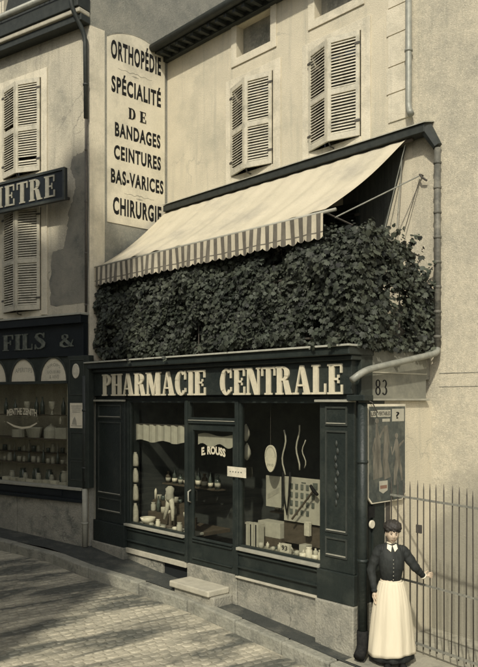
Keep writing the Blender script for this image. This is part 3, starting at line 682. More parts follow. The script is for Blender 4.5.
for k in range(9):
    u=L(6+k*6.6,465,-.1)[0]; goods('jar',JP,LF,u,-.25-.1*(k%2),zf,M['bottle' if k%2 else 'card'],'dim jar standing behind the row of packets, left shop window','jar','dim jars at the bottom of the left shop window',random.uniform(.8,1.5))

rgl=random.Random(8)
for row,(yy,vv) in enumerate(((463,-.3),(452,-.42))):
    zr_=L(35,yy,vv+.12)[1]
    MB().box(LF,-3.2,-.6,vv-.1,vv+.1,zr_-.02,zr_).build('shelf',M['wood'],ls)
    for k in range(13):
        goods('grocery_tin' if k%3 else 'grocery_jar',[[(.05,0),(.05,.11),(.046,.115)],JP,BP][k%3],LF,L(5+k*4.8,yy,vv)[0],vv,zr_,M[['card','bottle','letter_mid'][(k*2+row)%3]],'dim jar or tin on the lower shelves of the left shop window','jar','jars and tins on the lower shelves of the left shop window',rgl.uniform(.6,1.0))
# projecting sign METRE
sg=thing('board_sign','dark wooden board sign lettered METRE between the two left windows','sign',tuple(LF(-1.5,.2,5)))
vS=.32; A=LF.at(65,167,vS); B=LF.at(65,199.5,vS); print('sign',A,B)
u1=A[0]; zt=A[1]; zb=B[1]; u0=u1-2.6
e=MB(); e.box(LF,u0,u1,vS-.06,vS,zb,zt); bd=e.build('board',M['navy'],sg,bevel=.006)
f=MB(); frame_rect(f,LF,u0,u1,zb,zt,.045,vS+.001,vS+.02); f.build('frame',M['shop_line'],bd)
t=MB(); ue=LF.at(56,190,vS)[0]; us_=LF.at(-11,190,vS)[0]; serif_text(t,LF,'METRE',us_,ue,zb+.09,zt-.09,vS+.001,.012,sp=.10); t.build('lettering',M['letter_mid'],bd)
f=MB(); 
for u in (u0+.3,u1-.25): f.box(LF,u,u+.04,.005,vS-.061,zb+.1,zb+.14)
f.build('bracket',M['iron'],sg)

# ------------------------------------------------------------------ painted gable-wall advertisement
ad=thing('painted_wall_sign','tall cream painted sign with arched top reading ORTHOPÉDIE to CHIRURGIE','sign',tuple(GB(.9,0,6)))
gu0=GB.at(107,150)[0]; gu1=GB.at(164.5,150)[0]; zb=GB.at(130,226,.01)[1]; zl=GB.at(107,31)[1]; zm=GB.at(125,31)[1]; zr=GB.at(163,56)[1]; print('ad',gu0,gu1,zb,zl,zm,zr)
ztop=max(zl,zr); crown=.10; print('ztop',ztop)
n=20; pts=[(gu0,zb),(gu1,zb)]+[(gu1+(gu0-gu1)*i/n, ztop-.10+ (crown+.1)*math.sin(math.pi*i/n)**.8) for i in range(n+1)]
e=MB(); e.prism(GB,pts,.0005,.012); pn=e.build('panel',M['sign_white'],ad)
f=MB()
P=pts[2:]; 
for q in ribbon([(a,b+.015) for a,b in P],[.02]*len(P)): f.prism(GB,q,.0125,.016)
f.build('border',M['stone'],pn)
def gline(txt,pL,pR,hpx,serif=False):
    """a line of lettering: left-baseline and right-baseline photo points, cap height in px at left"""
    a=GB.at(pL[0],pL[1]); b=GB.at(pR[0],pR[1]); z=(a[1]+b[1])/2; h=GB.at(pL[0],pL[1]-hpx)[1]-a[1]
    t=MB()
    if serif: serif_text(t,GB,txt,a[0],b[0],z,z+h,.0125,.003,sp=.4)
    else: sans(t,GB,txt,a[0],b[0],z,z+h,.0135,.040,sc=1.16)
    t.build('lettering',M['letter_black'],pn); return z
gline('ORTHOPÉDIE',(110.5,57.5),(160.5,75),18); gline('SPÉCIALITÉ',(111,91),(160.5,107),15.5)
gline('DE',(128,119),(146,124),11,True)
gline('BANDAGES',(114.5,137),(160,147),13.5); gline('CEINTURES',(113.5,159.5),(160.5,169),13.5); gline('BAS-VARICES',(110.5,183),(163,193),13.5); gline('CHIRURGIE',(112.5,214.5),(161,221.5),16.5)
t=MB()
for yy,xa,xb in ((75,118,152),(197,124,154)):
    c=GB.at((xa+xb)/2,yy); hw=(GB.at(xb,yy)[0]-GB.at(xa,yy)[0])/2
    for sgn in (-1,1):
        P=[(c[0]+sgn*hw*k/12, c[1]+.018*math.sin(k*1.15)*(1-k/16)) for k in range(13)]
        for i,q in enumerate(ribbon(P,[.014-.0008*k for k in range(13)])): t.prism(GB,q,.0125,.0135+.0004*(i%2))
    t.prism(GB,[(c[0]-.08,c[1]-.05),(c[0],c[1]-.065),(c[0]+.08,c[1]-.05),(c[0],c[1]-.035)],.0125,.0145)
t.build('flourish',M['letter_mid'],pn)

# ------------------------------------------------------------------ PHARMACY SHOPFRONT
sf=thing('pharmacy_shopfront','dark green wooden shopfront with cream letters PHARMACIE CENTRALE','shopfront',(-8.4,Y0,gz(-8.4)))
xL1,xR0=-10.28,-6.03; dL,dR=-8.66,-7.60; ZP,ZW,ZH=.585,.99,3.02
def fbox(n,m,*b,par=None,bev=.005):
    e=MB()
    for q in b: e.box(SF,*q)
    return e.build(n,M[m],par or sf,bevel=bev)
# stone plinth (with cellar vent) -------------
e=MB(); v1=.0
e.box(SF,xL1,-9.32,-.25,v1,-.3,ZP-.08); e.box(SF,-9.32,dL-.02,-.25,v1,-.3,.20); e.box(SF,-7.58,xR0,-.25,v1+.002,-.3,ZP-.03); e.box(SF,dL-.019,-7.581,-.25,.02,-.3,ZP-.005)
e.build('plinth',M['stone'],sf,bevel=.012)
fbox('cellar_vent','dark',(-9.31,dL-.03,-.2,-.04,.2,ZP-.08))
fbox('plinth_ledge','stone_light',(xL1,dL-.021,-.25,.045,ZP-.078,ZP)); fbox('plinth_ledge','stone_light',(-7.579,xR0,-.25,.045,ZP-.028,ZP))
# pilasters -------------
def pilaster(a,b,lab):
    e=MB(); e.box(SF,a,b,-.3,.05,.95,3.40)
    p=e.build('pilaster',M['shop'],sf,bevel=.008)
    w=b-a
    for z0,z1 in ((2.72,2.95),(1.42,2.66),(1.12,1.36)):
        f=MB(); frame_rect(f,SF,a+.10,b-.10,z0,z1,.022,.051,.066); f.build('panel_moulding',M['shop_line'],p)
        MB().box(SF,a+.12,b-.12,.052,.075,z0+.023,z0+.034).build('panel_highlight',M['ledge'],p)  # pale strip paints the highlight along the lower moulding's top
    f=MB(); f.box(SF,a-.02,b+.02,-.3,.085,ZP+.0,.949); f.build('base_block',M['shop'],p,bevel=.008)
    f=MB(); f.box(SF,a-.03,b+.03,-.3,.11,-.3,ZP-.002); f.build('stone_foot',M['stone'],p,bevel=.015)
    f=MB(); f.box(SF,a-.03,b+.03,.0515,.12,3.005,3.035); f.build('capital',M['ledge'],p,bevel=.004)
    # carved drop
    if a<-7: return p
    f=MB()
    for k in range(9):
        z=2.5-k*.09; f.lathe(SF((a+b)/2+.02*math.sin(k*2),.055,z),[(.008,-.04),(.028-.002*abs(k-4),0),(.008,.04)],8,0,1,.4)
    f.build('carved_drop',M['shop_line'],p,smooth=True)
    return p
pilaster(-11.18,xL1,''); pilaster(xR0,XR-.02,'')
fbox('corner_board','ledge',(-11.24,-11.182,-.25,.04,.48,3.42),bev=.004)
# dado under the windows with mouldings -------------
def dado(a,b,n):
    fbox(n,'shop',(a,b,-.04,.012,ZP+.001,ZW-.10),(a,b,-.04,.045,ZW-.10,ZW-.075),(a,b,-.04,.025,ZW-.072,ZW-.04),(a,b,-.04,.05,ZP+.12,ZP+.145))
dado(xL1,dL-.06,'dado_panel'); dado(dR+.06,xR0,'dado_panel')
fbox('window_sill','ledge',(xL1,dL-.061,-.35,.075,ZW-.039,ZW)); fbox('window_sill','ledge',(dR+.061,xR0,-.35,.075,ZW-.039,ZW))
# door posts, lintel, fascia, cornice
fbox('door_post','shop',(dL-.06,dL,-.1,.035,ZP+.001,3.02)); fbox('door_post','shop',(dR,dR+.06,-.1,.035,ZP+.001,3.02))
fbox('lintel','shop',(xL1,xR0,-.2,.02,3.0205,3.10),(xL1,xR0,.021,.045,3.05,3.075))
fa=fbox('fascia','shop',(-11.16,XR-.021,-.25,.10,3.101,3.50),bev=.004)
frame_m=MB(); frame_rect(frame_m,SF,-11.12,-5.53,3.045,3.512,.016,.101,.11); 
t=MB(); zl0,zl1=3.075,3.455
ua=SF.at(103,385,.1)[0]; ub=SF.at(207,385,.1)[0]; uc=SF.at(221,385,.1)[0]; ud=SF.at(344.5,385,.1)[0]
serif_text(t,SF,'PHARMACIE',ua,ub,3.10+.0,3.465,.101,.022,sp=.03); t.build('lettering',M['letter_cream'],fa); t=MB(); serif_text(t,SF,'CENTRALE',uc,ud,3.10,3.465,.101,.022,sp=.035)
t.build('lettering',M['letter_cream'],fa)
co=fbox('cornice','shop',(-11.2,XR+.03,-.25,.16,3.501,3.56),(-11.2,XR+.05,-.25,.24,3.562,3.66),bev=.012)
fbox('cornice_flashing','lead',(-11.21,XR+.07,-.25,.275,3.661,3.685),bev=.003)
# door
dr=thing_part('x',None); bpy.data.objects.remove(dr)
e=MB(); e.box(SF,dL,dL+.09,-.05,-.005,ZP+.002,2.68); e.box(SF,dR-.09,dR,-.05,-.005,ZP+.002,2.68); e.box(SF,dL+.09,dR-.09,-.05,-.006,ZP+.002,ZW+.0); e.box(SF,dL+.09,dR-.09,-.05,-.006,2.58,2.68)
e.box(SF,dL+.09,dR-.09,-.0055,.02,ZW-.07,ZW-.045); e.box(SF,dL+.09,dR-.09,-.0055,.02,ZW-.0255,ZW-.003); e.box(SF,dL+.09,dR-.09,-.0055,.015,ZP+.08,ZP+.10)
door=e.build('door',M['shop'],sf,bevel=.005)
e=MB(); e.face([SF(dL+.09,-.03,ZW),SF(dR-.09,-.03,ZW),SF(dR-.09,-.03,2.58),SF(dL+.09,-.03,2.58)]); e.build('door_glass',M['glass'],door)
t=MB(); a=SF.at(201,455,-.02); b=SF.at(225,455,-.02); z0=SF.at(213,456,-.02)[1]; z1=SF.at(213,448.5,-.02)[1]
sans(t,SF,'E. ROUSS',a[0],b[0],z0,z1,-.0285,.05,arc=.03); t.build('lettering',M['letter_cream'],door)
e=MB(); e.tube([SF(dL+.05,.0,1.5),SF(dL+.05,.05,1.52),SF(dL+.05,.05,1.66),SF(dL+.05,.0,1.68)],.012,8); e.build('handle',M['ledge'],door,smooth=True)
e=MB(); e.box(SF,dL,dR,-.05,.02,2.681,2.74); e.build('transom_bar',M['shop'],sf,bevel=.005)
fbox('transom_bead','ledge',(dL+.02,dR-.02,.021,.03,2.725,2.735),bev=0)
for nme,a,b,z0,z1 in (('transom_light',dL,dR,2.741,3.02),('shop_window',xL1+.07,dL-.06,ZW,3.02),('shop_window',dR+.06,xR0-.0,ZW,3.02)):
    e=MB(); e.face([SF(a,-.02,z0),SF(b,-.02,z0),SF(b,-.02,z1),SF(a,-.02,z1)]); o=e.build(nme,M['glass'],sf)
    f=MB(); frame_rect(f,SF,a+.001,b-.001,z0+.001,z1-.001,.03,-.045,.012); f.build('frame',M['shop'],o,bevel=.003)
fbox('window_post','shop',(xL1,xL1+.069,-.2,.03,ZW+.001,3.02))
# interior
e=MB(); F=SF; dep=-1.1
e.face([F(xL1,dep,.3),F(xR0,dep,.3),F(xR0,dep,3.4),F(xL1,dep,3.4)]); e.face([F(xL1,-.02,3.3),F(xR0,-.02,3.3),F(xR0,dep,3.3),F(xL1,dep,3.3)])
e.face([F(xL1,-.05,.3),F(xL1,dep,.3),F(xL1,dep,3.3),F(xL1,-.05,3.3)]); e.face([F(xR0,-.05,.3),F(xR0,dep,.3),F(xR0,dep,3.3),F(xR0,-.05,3.3)]); e.face([F(xL1,-.05,.45),F(xR0,-.05,.45),F(xR0,dep,.45),F(xL1,dep,.45)])
e.build('interior',M['dim'],sf)
fbox('display_floor','wood',(xL1,dL-.061,-.9,-.351,ZW-.06,ZW-.005),(dR+.061,xR0,-.9,-.351,ZW-.06,ZW-.005),bev=0)
# side return (yard side)
def sbox(n,m,*b,bev=.005,par=None):
    e=MB()
    for q in b: e.box(SD,*q)
    return e.build(n,M[m],par or sf,bevel=bev)
sbox('side_return','shop',(.26,.50,-.3,.02,-.3,3.02),(.0,.26,-.3,-.001,-.3,3.02))
sbox('side_wall','plaster',(.501,1.57,-.3,.0,-.5,3.02),bev=0)
sf2=sbox('side_fascia','green_old',(.02,.24,-.3,.03,3.05,3.66),bev=.004)
e=MB(); e.box(SD,.241,1.40,-.3,.025,3.05,3.66); o=e.build('number_fascia',mat('grey_panel',(.21,.205,.16),(.15,.15,.12),2.5,.8,.2,30,c3=(.27,.26,.2),s3=1.5),sf)
t=MB(); a=SD.at(375.5,396,.03); b=SD.at(388,396,.03); z1=SD.at(381,379.5,.03)[1]; z0=SD.at(381,395,.03)[1]
# numerals 83
def num8(x,y,w,h): return ring(x+w/2,y+h*.74,w*.44,h*.26,0,360,w*.24,h*.07,20)+ring(x+w/2,y+h*.26,w*.5,h*.28,0,360,w*.28,h*.08,20)
def num3(x,y,w,h): return ring(x+w*.45,y+h*.74,w*.45,h*.26,150,-85,w*.26,h*.07,16)+ring(x+w*.45,y+h*.27,w*.52,h*.28,85,-150,w*.30,h*.08,16)
w_=(b[0]-a[0])
for i,q in enumerate(num8(a[0],z0,w_*.44,z1-z0)+num3(a[0]+w_*.54,z0,w_*.44,z1-z0)): t.prism(SD,q,.0252,.0262+.0004*(i%3))
t.build('house_number',M['letter_black'],o)
f=MB(); f.box(SD,.241,1.41,.0252,.032,SD.at(400,374)[1],SD.at(400,373)[1]+.004); f.build('joint_line',M['card'],o)
sbox('side_ledge','ledge',(.0,1.42,.0005,.06,3.022,3.048),bev=.004)
# terrace slab
e=MB(); e.box(SF,XL+.05,XR-.02,-1.55,-.26,3.3,3.64); e.build('terrace_floor',M['stone'],sf)
# entrance step
e=MB(); u0=SF.at(175,575,.3)[0]; 
zst=.40
def so(px,py,z=zst):
    d=(z-CAMH)/(HY-py)*FPX; P=CAM+FWD*d+RGT*((px-CX)/FPX*d); return P
print('step',[tuple(round(c,2) for c in so(*p)) for p in ((174,574),(187,571),(226,588),(214,591))])
st_=MB(); st_.box(SF,-8.60,-7.72,.022,.42,zst-.09,zst); o=st_.build('entrance_step',M['stone_light']); tag(o,'pale worn stone step before the pharmacy door','step')
for mdf in [o.modifiers.new('bevel','BEVEL')]: mdf.width=.02; mdf.segments=3
s2=MB(); s2.box(SF,-8.54,-7.66,.022,.37,-.2,zst-.092); s2.build('riser',M['stone'],o,bevel=.015)

rg_b=random.Random(9)
# ------------------------------------------------------------------ display goods, right window
def card(F,px0,py0,px1,py1,v,th=.01,name='card',m='card',lean=0):
    u0,z1=F.at(px0,py0,v); u1,_=F.at(px1,py0,v); _,z0=F.at((px0+px1)/2,py1,v); _,z1=F.at((px0+px1)/2,py0,v)
    p=F((u0+u1)/2,v,z0); return u0,u1,z0,z1
def box_thing(name,b,v,th,m,label,cat,group=None):
    u0,u1,z0,z1=b; r=thing(name,label,cat,tuple(SF((u0+u1)/2,v,z0)),group); o=MB().box(SF,u0,u1,v-th,v,z0,z1).build('board',M[m],r,bevel=.003); return r,o
# pill-card board with rows of goods
v=-.32; b=card(SF,284,478,320,523,v); b=(b[0],b[1],b[2],b[3])
r,o=box_thing('display_board',b,v,.02,'card','large cream display board with four rows of small dark goods','display board')
t=MB()
for j in range(4):
    for i in range(5):
        u=b[0]+(b[1]-b[0])*(.22+.15*i); z=b[3]-(b[3]-b[2])*(.20+.19*j); 
        if j==3 and i>3: continue
        t.box(SF,u-.022,u+.022,v+.0005,v+.012,z-.035,z+.035)
t.box(SF,b[0]+.5*(b[1]-b[0]),b[0]+.62*(b[1]-b[0]),v+.0005,v+.004,b[3]-.07,b[3]-.055); t.box(SF,b[1]-.12,b[1]-.04,v+.0005,v+.006,b[3]-.14,b[3]-.05)
t.build('goods_row',M['letter_grey'],r)
for (x0,y0,x1,y1,vv,lab) in ((266,476,281,507,-.40,'narrow cream card leaning behind the left of the display board'),):
    b2=card(SF,x0,y0,x1,y1,vv); r2,o2=box_thing('display_card',b2,vv,.012,'card',lab,'display card')
    t=MB(); t.prism(SF,[(b2[0]+.03,b2[2]+.1),(b2[1]-.03,b2[3]-.22),(b2[1]-.03,b2[3]-.15),(b2[0]+.03,b2[2]+.17)],vv+.0005,vv+.003); t.build('print',M['letter_mid'],r2)
# oval cut-out sign hanging in the window
c=SF.at(270.3,457.5,-.15); zt=SF.at(270,445,-.15)[1]; zb=SF.at(270,472,-.15)[1]; r3=thing('hanging_sign','white pear-shaped hanging sign behind the right window glass','sign',tuple(SF(c[0],-.15,zb)))
rw=.125; hh=(zt-zb)/2; pts=[]
for i in range(28):
    a=2*math.pi*i/28; rr=rw*(1-.30*(.5-.5*math.sin(a))) ; pts.append((c[0]+rr*math.cos(a),(zt+zb)/2+hh*math.sin(a)))
MB().prism(SF,pts,-.165,-.15).build('plate',M['sign_white'],r3)
P=[(c[0]+rw*.75*math.cos(a),(zt+zb)/2+.02+hh*.75*math.sin(a)) for a in [R(k) for k in range(0,181,15)]]
t=MB(); [t.prism(SF,q,-.1495,-.1485) for q in ribbon(P,[.012]*len(P))]; sans(t,SF,'1910',c[0]-.06,c[0]+.06,zb+hh*.42,zb+hh*.62,-.1485,.03); t.build('lettering',M['letter_mid'],r3)
MB().tube([SF(c[0],-.155,zt),SF(c[0],-.155,3.02)],.003,4).build('cord',M['iron'],r3)
# crutch
A=SF.at(292,519,-.22); B=SF.at(314,490,-.22); r4=thing('crutch','dark wooden crutch propped diagonally before the display board','crutch',tuple(SF(A[0],-.25,A[1])))
MB().tube([SF(A[0],-.22,A[1]),SF(B[0],-.22,B[1])],.014,8).build('shaft',M['wood'],r4)
dv=Vector((B[0]-A[0],B[1]-A[1])).normalized(); pv=Vector((-dv.y,dv.x))*.085
MB().tube([SF(B[0]-pv.x,-.22,B[1]-pv.y),SF(B[0]-pv.x*.4,-.22,B[1]-pv.y*.4-.012),SF(B[0]+pv.x*.4,-.22,B[1]+pv.y*.4-.012),SF(B[0]+pv.x,-.22,B[1]+pv.y)],[.018,.024,.024,.018],8).build('armrest',M['letter_black'],r4,smooth=True)
# forceps / long tongs
r5=thing('surgical_tongs','long dark surgical tongs hanging open before the display board','tongs',tuple(SF(SF.at(287,515,-.25)[0],-.25,SF.at(287,515,-.25)[1])))
for x in (283,290):
    a=SF.at(x,472,-.25); b_=SF.at(287,515,-.25); m_=SF.at((x+286)/2+(1 if x>285 else -1),495,-.25)
    MB().tube([SF(a[0],-.25,a[1]),SF(m_[0],-.25,m_[1]),SF(b_[0],-.25,b_[1])],[.012,.014,.008],6).build('arm',M['letter_black'],r5,smooth=True)
# hanging pale cones (sponges)
for k,(x,y) in enumerate(((246,433),(247,452))):
    p=SF.at(x,y,-.3); o=MB().lathe(SF(p[0],-.3,p[1]),[(.008,.13),(.03,.09),(.055,.02),(.06,-.03),(.035,-.09),(.01,-.12)],12).build('sponge',M['card'],smooth=True)
    tag(o,['upper pale sponge on the string left of the pear-shaped sign','lower pale sponge on the string left of the pear-shaped sign'][k],'sponge','sponges strung in the right shop window')
# hanging tubing / enema hoses
for k,(x,yt,yb) in enumerate(((284,430,475),(298,425,470),(304,440,468))):
    P=[SF.at(x+1.8*math.sin(j*.9+k),yt+(yb-yt)*j/8,-.4) for j in range(9)]
    o=MB().tube([SF(a,-.4,b) for a,b in P],.012 if k<2 else .008,6).build('rubber_tube',M['card'],smooth=True); tag(o,'pale rubber tube hanging above the display board','tube','rubber tubes hanging above the display board')
# boxes & jars along the sill
def sbx(name,x0,y0,x1,y1,v,th,m,label,cat,group=None,stripes=0):
    b=card(SF,x0,y0,x1,y1,v); z0=max(b[2],ZW) if b[2]<ZW+.12 else b[2]
    r,o=box_thing(name,(b[0],b[1],z0,b[3]),v,th,m,label,cat,group)
    if stripes:
        t=MB()
        for k in range(stripes): u=b[0]+(b[1]-b[0])*(k+.6)/(stripes+.2); t.box(SF,u-.012,u+.012,v+.0005,v+.003,z0+.01,b[3]-.015)
        t.build('stripe',M['letter_black'],r)
    return r
for k in range(4):
    x0=238+k*5.2; sbx('upright_box',x0,522+k*.6,x0+4.4,549+k,-.12,.12,'card','upright pale carton with dark stripe at left of the right window','box','upright cartons in the right window',1)
sbx('flat_carton',258,522,280,537,-.30,.2,'card','wide pale carton with dark picture behind the upright cartons','box',None,0)
sbx('pedestal',258,537.5,281,556,-.29,.22,'wood','dark wooden stand under the wide pale carton','stand')
n93=sbx('price_card',280,544,289,555,-.06,.05,'pale','white number card standing on the right window sill','card')
t=MB(); bb=card(SF,280,544,289,555,-.06); sans(t,SF,'93',bb[0]+.03,bb[1]-.03,bb[3]-.08,bb[3]-.02,-.0585,.03); t.build('lettering',M['letter_black'],n93)
sbx('small_box',299,545,306,556,-.2,.12,'card','low dark-edged box right of the number card','box'); sbx('pale_carton',304,522,309,536,-.25,.05,'pale','narrow pale carton upright below the display board','carton')
sbx('pedestal',284,524,320,545,-.36,.2,'wood','long dark wooden stand under the display board','stand')
for k,x in enumerate((303,308,313,318)):
    goods('pale_jar' if k%2 else 'bandage_roll',JP if k%2 else [(.05,0),(.05,.07),(.02,.072)],SF,SF.at(x,555,-.08)[0],-.08-.02*k,ZW,M['porcelain'],'small white pot at the right end of the right window sill','pot','white pots at the right end of the right window',1.0-.06*k)
pq=MB(); a=SF.at(228.5,472,.02); b=SF.at(247,472,.02); zt=SF.at(238,467,.02)[1]; zb=SF.at(238,477,.02)[1]
pl_=thing('notice_plate','cream notice plate across the right door post','notice',tuple(SF(a[0],.035,zb)))
pq.box(SF,a[0],b[0],.0355,.043,zb,zt); pq.build('plate',M['sign_white'],pl_); t=MB()
for k in range(5): u=a[0]+.05+k*(b[0]-a[0]-.1)/5; t.box(SF,u,u+.025,.0435,.0442,(zt+zb)/2-.008,(zt+zb)/2+.008)
t.build('print',M['letter_grey'],pl_)
for i in range(12):
    if 3<i<9 and i%2: continue
    goods('pharmacy_bottle',BP if i%3 else JP,SF,dR+.16+i*.118,-.72-.05*(i%2),ZW,M['bottle' if i%2 else 'card'],'dim bottle at the back of the right pharmacy window','bottle','dim bottles at the back of the right pharmacy window',rg_b.uniform(.9,1.7))
def labelled_bottle(u,v,z,sc,grp,lab,k):
    p=SF(u,v,z); root=thing('labelled_bottle',lab,'bottle',tuple(p),grp)
    MB().lathe(p,[(q*sc,h*sc) for q,h in (BP if k%2 else [(.045,0),(.047,.12),(.04,.145),(.018,.16),(.018,.185),(.026,.19),(.026,.205),(.01,.21)])],12).build('glass_body',M['bottle' if k%3 else 'wood'],root,smooth=True)
    MB().lathe(p+Vector((0,0,.035*sc)),[(.0485*sc,0),(.0485*sc,.06*sc)],12).build('paper_label',M['porcelain' if k%2 else 'card'],root,smooth=True)
for (ua_,ub_,nb,grp,lab) in ((xL1+.22,dL-.14,9,'labelled bottles on the shelf of the left pharmacy window','labelled bottle on the high shelf of the left pharmacy window'),(dR+.12,xR0-.5,7,'labelled bottles on the shelf of the right pharmacy window','labelled bottle on the shelf left of the display board, right pharmacy window')):
    zq=1.62 if nb==9 else 1.42
    MB().box(SF,ua_-.08,ub_+.08,-.80,-.62,zq-.02,zq).build('display_shelf',M['wood'],sf)
    for i in range(nb): labelled_bottle(ua_+(ub_-ua_)*i/(nb-1)+rg_b.uniform(-.015,.015),-.70,zq,rg_b.uniform(.8,1.15),grp,lab,i)
for i in range(15):
    x=260+i*4.0
    goods('small_pot',[[(.035,0),(.04,.05),(.03,.07),(.012,.075)],[(.03,0),(.03,.09),(.012,.10),(.012,.12)],[(.045,0),(.045,.03),(.02,.035)]][i%3],SF,SF.at(x,553,-.12)[0],-.14-.05*(i%3),ZW,M[['card','bottle','pale'][(i*2)%3]],'small pot or vial crowded along the front of the right pharmacy window','pot','small pots crowded along the right pharmacy window',rg_b.uniform(.7,1.1))
# left window goods
for k,(yt,yb) in enumerate(((452,466),(468,482),(484,500),(503,523))):
    u=SF.at(134.5,500,-.10)[0]; zt=SF.at(134,yt,-.1)[1]; zb=max(SF.at(134,yb,-.1)[1],ZW); h=zt-zb; r=.062
    p=SF(u,-.11,zb); o=MB().lathe(p,[(r,0),(r*1.1,h*.15),(r,h*.6),(r*.75,h*.85),(r*.5,h*.93),(r*.55,h)],14,0,1.15,.8).build('bandage_bundle',M['pale'],smooth=True)
    o.data.transform(Matrix.Translation(-p)); o.location=p
    tag(o,['topmost','second','third','lowest'][k]+' of the pale wrapped bundles stacked at the left window post','bundle','wrapped bundles stacked at the left window post')
goods('basin',[(.03,0),(.10,.05),(.13,.12),(.12,.12),(.05,.03)],SF,SF.at(146,520,-.1)[0],-.14,ZW,M['porcelain'],'white enamel basin on the left window sill','basin',None,1)
rg=random.Random(11)
stt=thing('bandaged_figure','pale bandaged truss figure standing in the left pharmacy window','dummy',tuple(SF(SF.at(170,522,-.25)[0],-.25,ZW)))
u=SF.at(170,520,-.25)[0]; 
MB().lathe(SF(u,-.25,ZW),[(.09,0),(.09,.02),(.02,.04),(.02,.22)],12).build('base',M['wood'],stt,smooth=True)
for s_ in (-1,1): MB().tube([SF(u+s_*.03,-.25,ZW+.22+.24),SF(u+s_*.07,-.25,ZW+.3),SF(u+s_*.11,-.22,ZW+.12)],[.045,.035,.025],10).build('leg',M['pale'],stt,smooth=True)
MB().lathe(SF(u,-.25,ZW+.42),[(.05,0),(.075,.05),(.06,.12),(.075,.2),(.03,.24)],12).build('torso',M['card'],stt,smooth=True)
for k,(x0,x1,vv,hh_) in enumerate(((150,188,-.52,.34),(148,190,-.36,.17))):
    b2=(SF.at(x0,520,vv)[0],min(SF.at(x1,520,vv)[0],dL-.08)); o=MB().box(SF,b2[0],b2[1],vv-.15,vv,ZW,ZW+hh_).build('display_step',M['wood'],bevel=.004)
    tag(o,['taller dark display step at the back of the left pharmacy window','lower dark display step in the left pharmacy window'][k],'display step')
    n_=9-k
    for i in range(n_):
        uu=b2[0]+.06+(b2[1]-b2[0]-.12)*i/(n_-1)
        if abs(uu-u)<.07: continue
        PR=[BP,JP,[(.03,0),(.045,.01),(.048,.06),(.04,.075),(.015,.076)],[(.05,0),(.05,.09),(.047,.095)]][(i*3+k)%4]
        goods('pharmacy_pot',PR,SF,uu,vv-.07,ZW+hh_,M[['porcelain','card','bottle','pale'][(i*5+k)%4]],'small pot or bottle on the display steps of the left pharmacy window','pot','pots and bottles on the steps of the left pharmacy window',rg.uniform(.7,1.05))
for i,x in enumerate((152,157,163,174,180,186)):
    goods('pharmacy_pot',[[(.04,0),(.045,.05),(.03,.06)],JP,[(.05,0),(.055,.03),(.02,.05)]][i%3],SF,SF.at(x,521,-.1)[0],-.09-.03*(i%2),ZW,M['porcelain' if i%2 else 'card'],'small pot at the front of the left pharmacy window sill','pot','small pots along the front of the left pharmacy window',rg.uniform(.75,1.0))
# pale bands standing for the street reflection in the upper left glass and door
bl=thing('reflection_band','pale band added as a reflection high in the left pharmacy window','reflection',tuple(SF(-9.4,-.35,2.4)))
e=MB(); ua=xL1+.08; ub=dL-.05; N=26; za=2.63; zb=2.36
for i in range(N):
    u0=ua+(ub-ua)*i/N; u1=ua+(ub-ua)*(i+1)/N; w0=.015*math.sin(i*1.9); w1=.015*math.sin((i+1)*1.9); d0=.02*math.sin(i*.6); d1=.02*math.sin((i+1)*.6)
    e.face([SF(u0,-.12+w0,zb+d0),SF(u1,-.12+w1,zb+d1),SF(u1,-.12+w1,za),SF(u0,-.12+w0,za)])
e.build('cloth',M['card'],bl); MB().tube([SF(ua,-.12,za+.005),SF(ub,-.12,za+.005)],.008,6).build('rod',M['iron'],bl)  # rippled sheet and rod form the added reflection band
bl=thing('door_reflection','short pale band added as a reflection at the top of the pharmacy door glass','reflection',tuple(SF(-8.1,-.15,2.3)))
e=MB(); ua=dL+.10; ub=dR-.18; za=2.52
for i in range(14):
    u0=ua+(ub-ua)*i/14; u1=ua+(ub-ua)*(i+1)/14; f_=lambda k: 2.36+.03*math.sin(k*.9)
    e.face([SF(u0,-.1,f_(i)),SF(u1,-.1,f_(i+1)),SF(u1,-.1,za+.02*math.sin((i+1)*.5)),SF(u0,-.1,za+.02*math.sin(i*.5))])
e.build('cloth',M['card'],bl)  # pale sheet forms the added door reflection

# ------------------------------------------------------------------ poster and bell on the side return
po=thing('enamel_poster','tall illustrated enamel poster on the side wall below number 83','poster',tuple(SD(.5,.08,1.7)))
pv=.05; a=SD.at(368,450,pv)[0]; b=SD.at(405.5,450,pv)[0]; zt=SD.at(385,404,pv)[1]; zb=SD.at(385,502,pv)[1]; print('poster',a,b,zt,zb)
c_=.07
MB().prism(SD,[(a+c_,zb),(b-c_,zb),(b,zb+c_),(b,zt),(a,zt),(a,zb+c_)],pv-.02,pv).build('frame',M['sign_white'],po)
MB().prism(SD,[(a+.016+c_,zb+.014),(b-.016-c_,zb+.014),(b-.014,zb+.014+c_),(b-.014,zt-.03),(a+.016,zt-.03),(a+.016,zb+.014+c_)],pv+.0005,pv+.003).build('picture',M['poster_dark'],po)
pw,phh=b-a,zt-zb
def PP(pts): return [(a+x*pw,zb+y*phh) for x,y in pts]
t=MB(); t.prism(SD,PP([(.06,.87),(.2,.87),(.2,.93),(.06,.93)]),pv+.0035,pv+.0045); t.prism(SD,PP([(.23,.87),(.58,.87),(.58,.94),(.23,.94)]),pv+.0035,pv+.0045); t.prism(SD,PP([(.62,.82),(.95,.82),(.95,.95),(.62,.95)]),pv+.0035,pv+.0045); t.prism(SD,PP([(.36,.82),(.56,.82),(.56,.85),(.36,.85)]),pv+.0035,pv+.0045)
t.build('caption_panel',M['card'],po)
